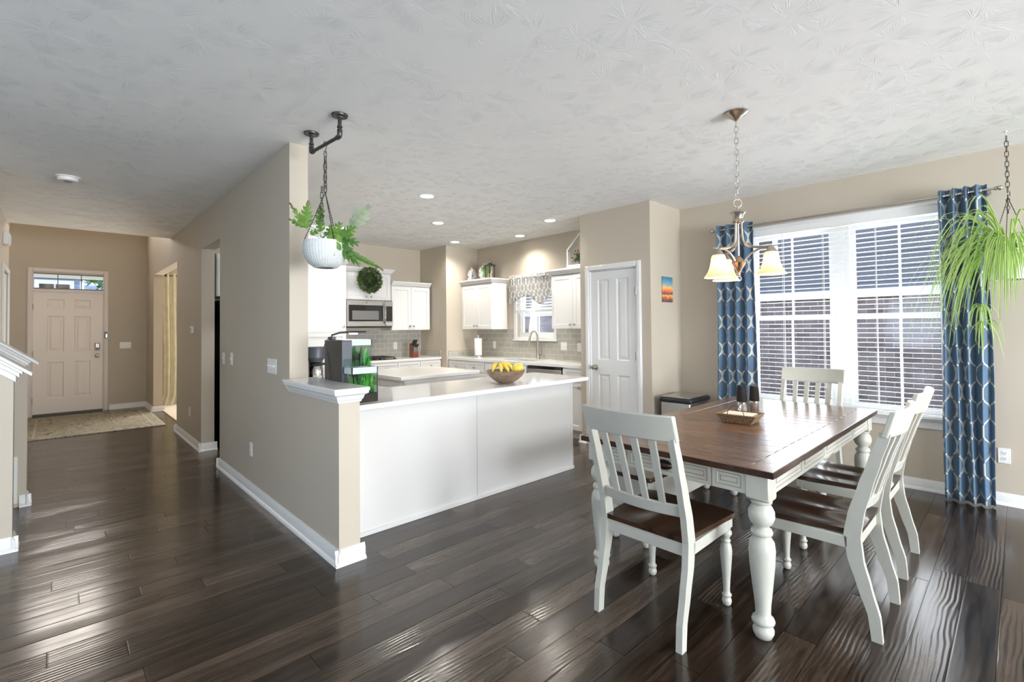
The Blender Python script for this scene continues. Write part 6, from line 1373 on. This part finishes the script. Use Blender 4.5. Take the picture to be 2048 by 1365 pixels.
wall_plate('light_switch', 'single white wall switch beside the hall doorway edge', 'light switch', HX(5.452, 1.108), 1)
wall_plate('light_switch', 'single white wall switch, second from the hall doorway', 'light switch', HX(5.152, 1.115), 1)
wall_plate('wall_outlet', 'white outlet low on the grey hall wall, between doorway and half wall', 'outlet', HX(4.522, 0.372), 1, 'outlet')
wall_plate('wall_outlet', 'white outlet low on the narrow wall between the two hall openings', 'outlet', HX(7.115, 0.378), 1, 'outlet')
wall_plate('wall_outlet', 'white outlet low on the wall right of the blue curtain', 'outlet', TR(XW, 0.105, 0.373) @ RZ(-pi/2), 1, 'outlet')
wall_plate('wall_outlet', 'white outlet on the tile behind the cooktop worktop', 'outlet', TR(4.105, YR-0.008, 1.101), 1, 'outlet')
wall_plate('wall_outlet', 'white outlet on the tile near the paper towel roll', 'outlet', TR(XW-0.008, 5.973, 1.105) @ RZ(-pi/2), 1, 'outlet')
wall_plate('light_switch', 'white double switch plate on the tile right of the faucet', 'light switch', TR(XW-0.008, 4.476, 1.113) @ RZ(-pi/2), 2)
wall_plate('wall_outlet', 'white outlet on the tile beside the pantry corner', 'outlet', TR(XW-0.008, 4.20, 1.105) @ RZ(-pi/2), 1, 'outlet')
wall_plate('light_switch', 'white triple switch plate beside the entry door', 'light switch', TR(0.91, YF, 1.131), 3)
th_ = thing('thermostat', (XG-0.012, 6.95, 1.396), 'small white thermostat on the wall between the hall openings', 'thermostat')
m = MB(); m.box(XG-0.024, XG, 6.89, 7.00, 1.350, 1.440); m.build('case', M_PLATE, th_, 0.004); m = MB(); m.box(XG-0.026, XG-0.023, 6.93, 6.985, 1.375, 1.42); m.build('screen', pbr('grey lcd', (0.35, 0.38, 0.36, 1), 0.3), th_)
db = thing('door_sensor', (0.64, YF-0.03, 1.33), 'small dark sensor with steel face on the entry door casing', 'sensor')
m = MB(); m.box(0.618, 0.655, YF-0.048, YF-0.026, 1.265, 1.375); m.build('case', M_BLACK, db, 0.003); m = MB(); m.box(0.634, 0.651, YF-0.051, YF-0.048, 1.275, 1.34); m.build('face', M_STEEL, db)
cm_ = thing('door_chime', (-0.42, 8.1, 2.48), 'white box door chime high on the left wall above the closet door', 'door chime')
m = MB(); m.box(-0.45, -0.40, 7.98, 8.22, 2.40, 2.545); m.build('case', M_PLATE, cm_, 0.006); m = MB(); m.box(-0.40, -0.392, 8.08, 8.20, 2.42, 2.525); m.build('cover', M_TRIM, cm_, 0.003)
sm = thing('smoke_detector', (0.067, 5.70, CE), 'round white smoke detector on the hall ceiling', 'smoke detector')
m = MB(TR(0.067, 5.70, 0)); m.lathe([(0.082, 2.740), (0.084, 2.733), (0.072, 2.728), (0.070, 2.712), (0.064, 2.702), (0.001, 2.700)], 36, closed=False); m.build('case', M_PLATE, sm)
m = MB(TR(0.067, 5.70, 0)); m.lathe([(0.030, 2.700), (0.030, 2.698), (0.001, 2.697)], 20, closed=False); m.build('vent', pbr('grey vent', (0.35, 0.35, 0.35, 1), .6), sm)
vg = thing('wall_vent', (-0.24, 5.485, 0.23), 'white return air vent low on the stair wall', 'vent')
m = MB(); m.box(-0.55, -0.215, 5.478, 5.490, 0.03, 0.40); m.build('frame', M_TRIM, vg, 0.003)
m = MB()
for i in range(12): m.box(-0.53, -0.237, 5.472, 5.479, 0.055+0.027*i, 0.070+0.027*i)
m.build('louver', M_TRIM, vg)
rg = thing('entry_rug', (0.30, 9.75, 0), 'faded floral rug with green edge before the entry door', 'rug')
rg.matrix_basis = Matrix.Translation((0.42, 9.72, 0)) @ RZ(radians(90-90)) 
m = MB(); m.box(-0.80, 0.76, -1.06, 1.06, 0.001, 0.010); o = m.build('pile', mat_rug(), None); o.parent = rg
fc = thing('curtain', (1.62, 10.95, 0), 'cream curtain panel puddling on carpet, seen through the hall opening', 'curtain')
M_CREAM = mat_leaf('cream curtain cloth', (0.72, 0.68, 0.54, 1), (0.80, 0.76, 0.62, 1), trans=0.25)
n = 90; pts = [(1.44+0.46*i/n, 10.93+0.045*sin(i/n*2*pi*4.5)) for i in range(n+1)]; us = [i*0.01 for i in range(n+1)]
v, f, uv = cloth(us, lambda i: 2.46, lambda i: 0.016, lambda i, t, z: (pts[i][0] - (0.06*max(0, t-0.93)/0.07 if t > 0.93 else 0) + 0.01*sin(z*2), pts[i][1] - 0.10*max(0, (t-0.9)/0.1)**2), 30); m = MB(); m.add(v, f, uv); o = m.build('cloth', M_CREAM, fc, angle=180)
m = MB(); m.tube([(1.50, 10.93, 2.42), (4.2, 10.93, 2.42)], 0.012, 10); m.lathe([(0.01, 0), (0.03, 0.01), (0.03, 0.03), (0.01, 0.04)], 12, M=TR(1.50, 10.93, 2.42) @ RY(-pi/2)); m.tube([(1.56, 10.93, 2.42), (1.56, 11.1, 2.42)], 0.008); o = m.build('curtain_rod', M_IRON); tag(o, 'dark metal rod above the cream curtain in the front room', 'curtain rod')
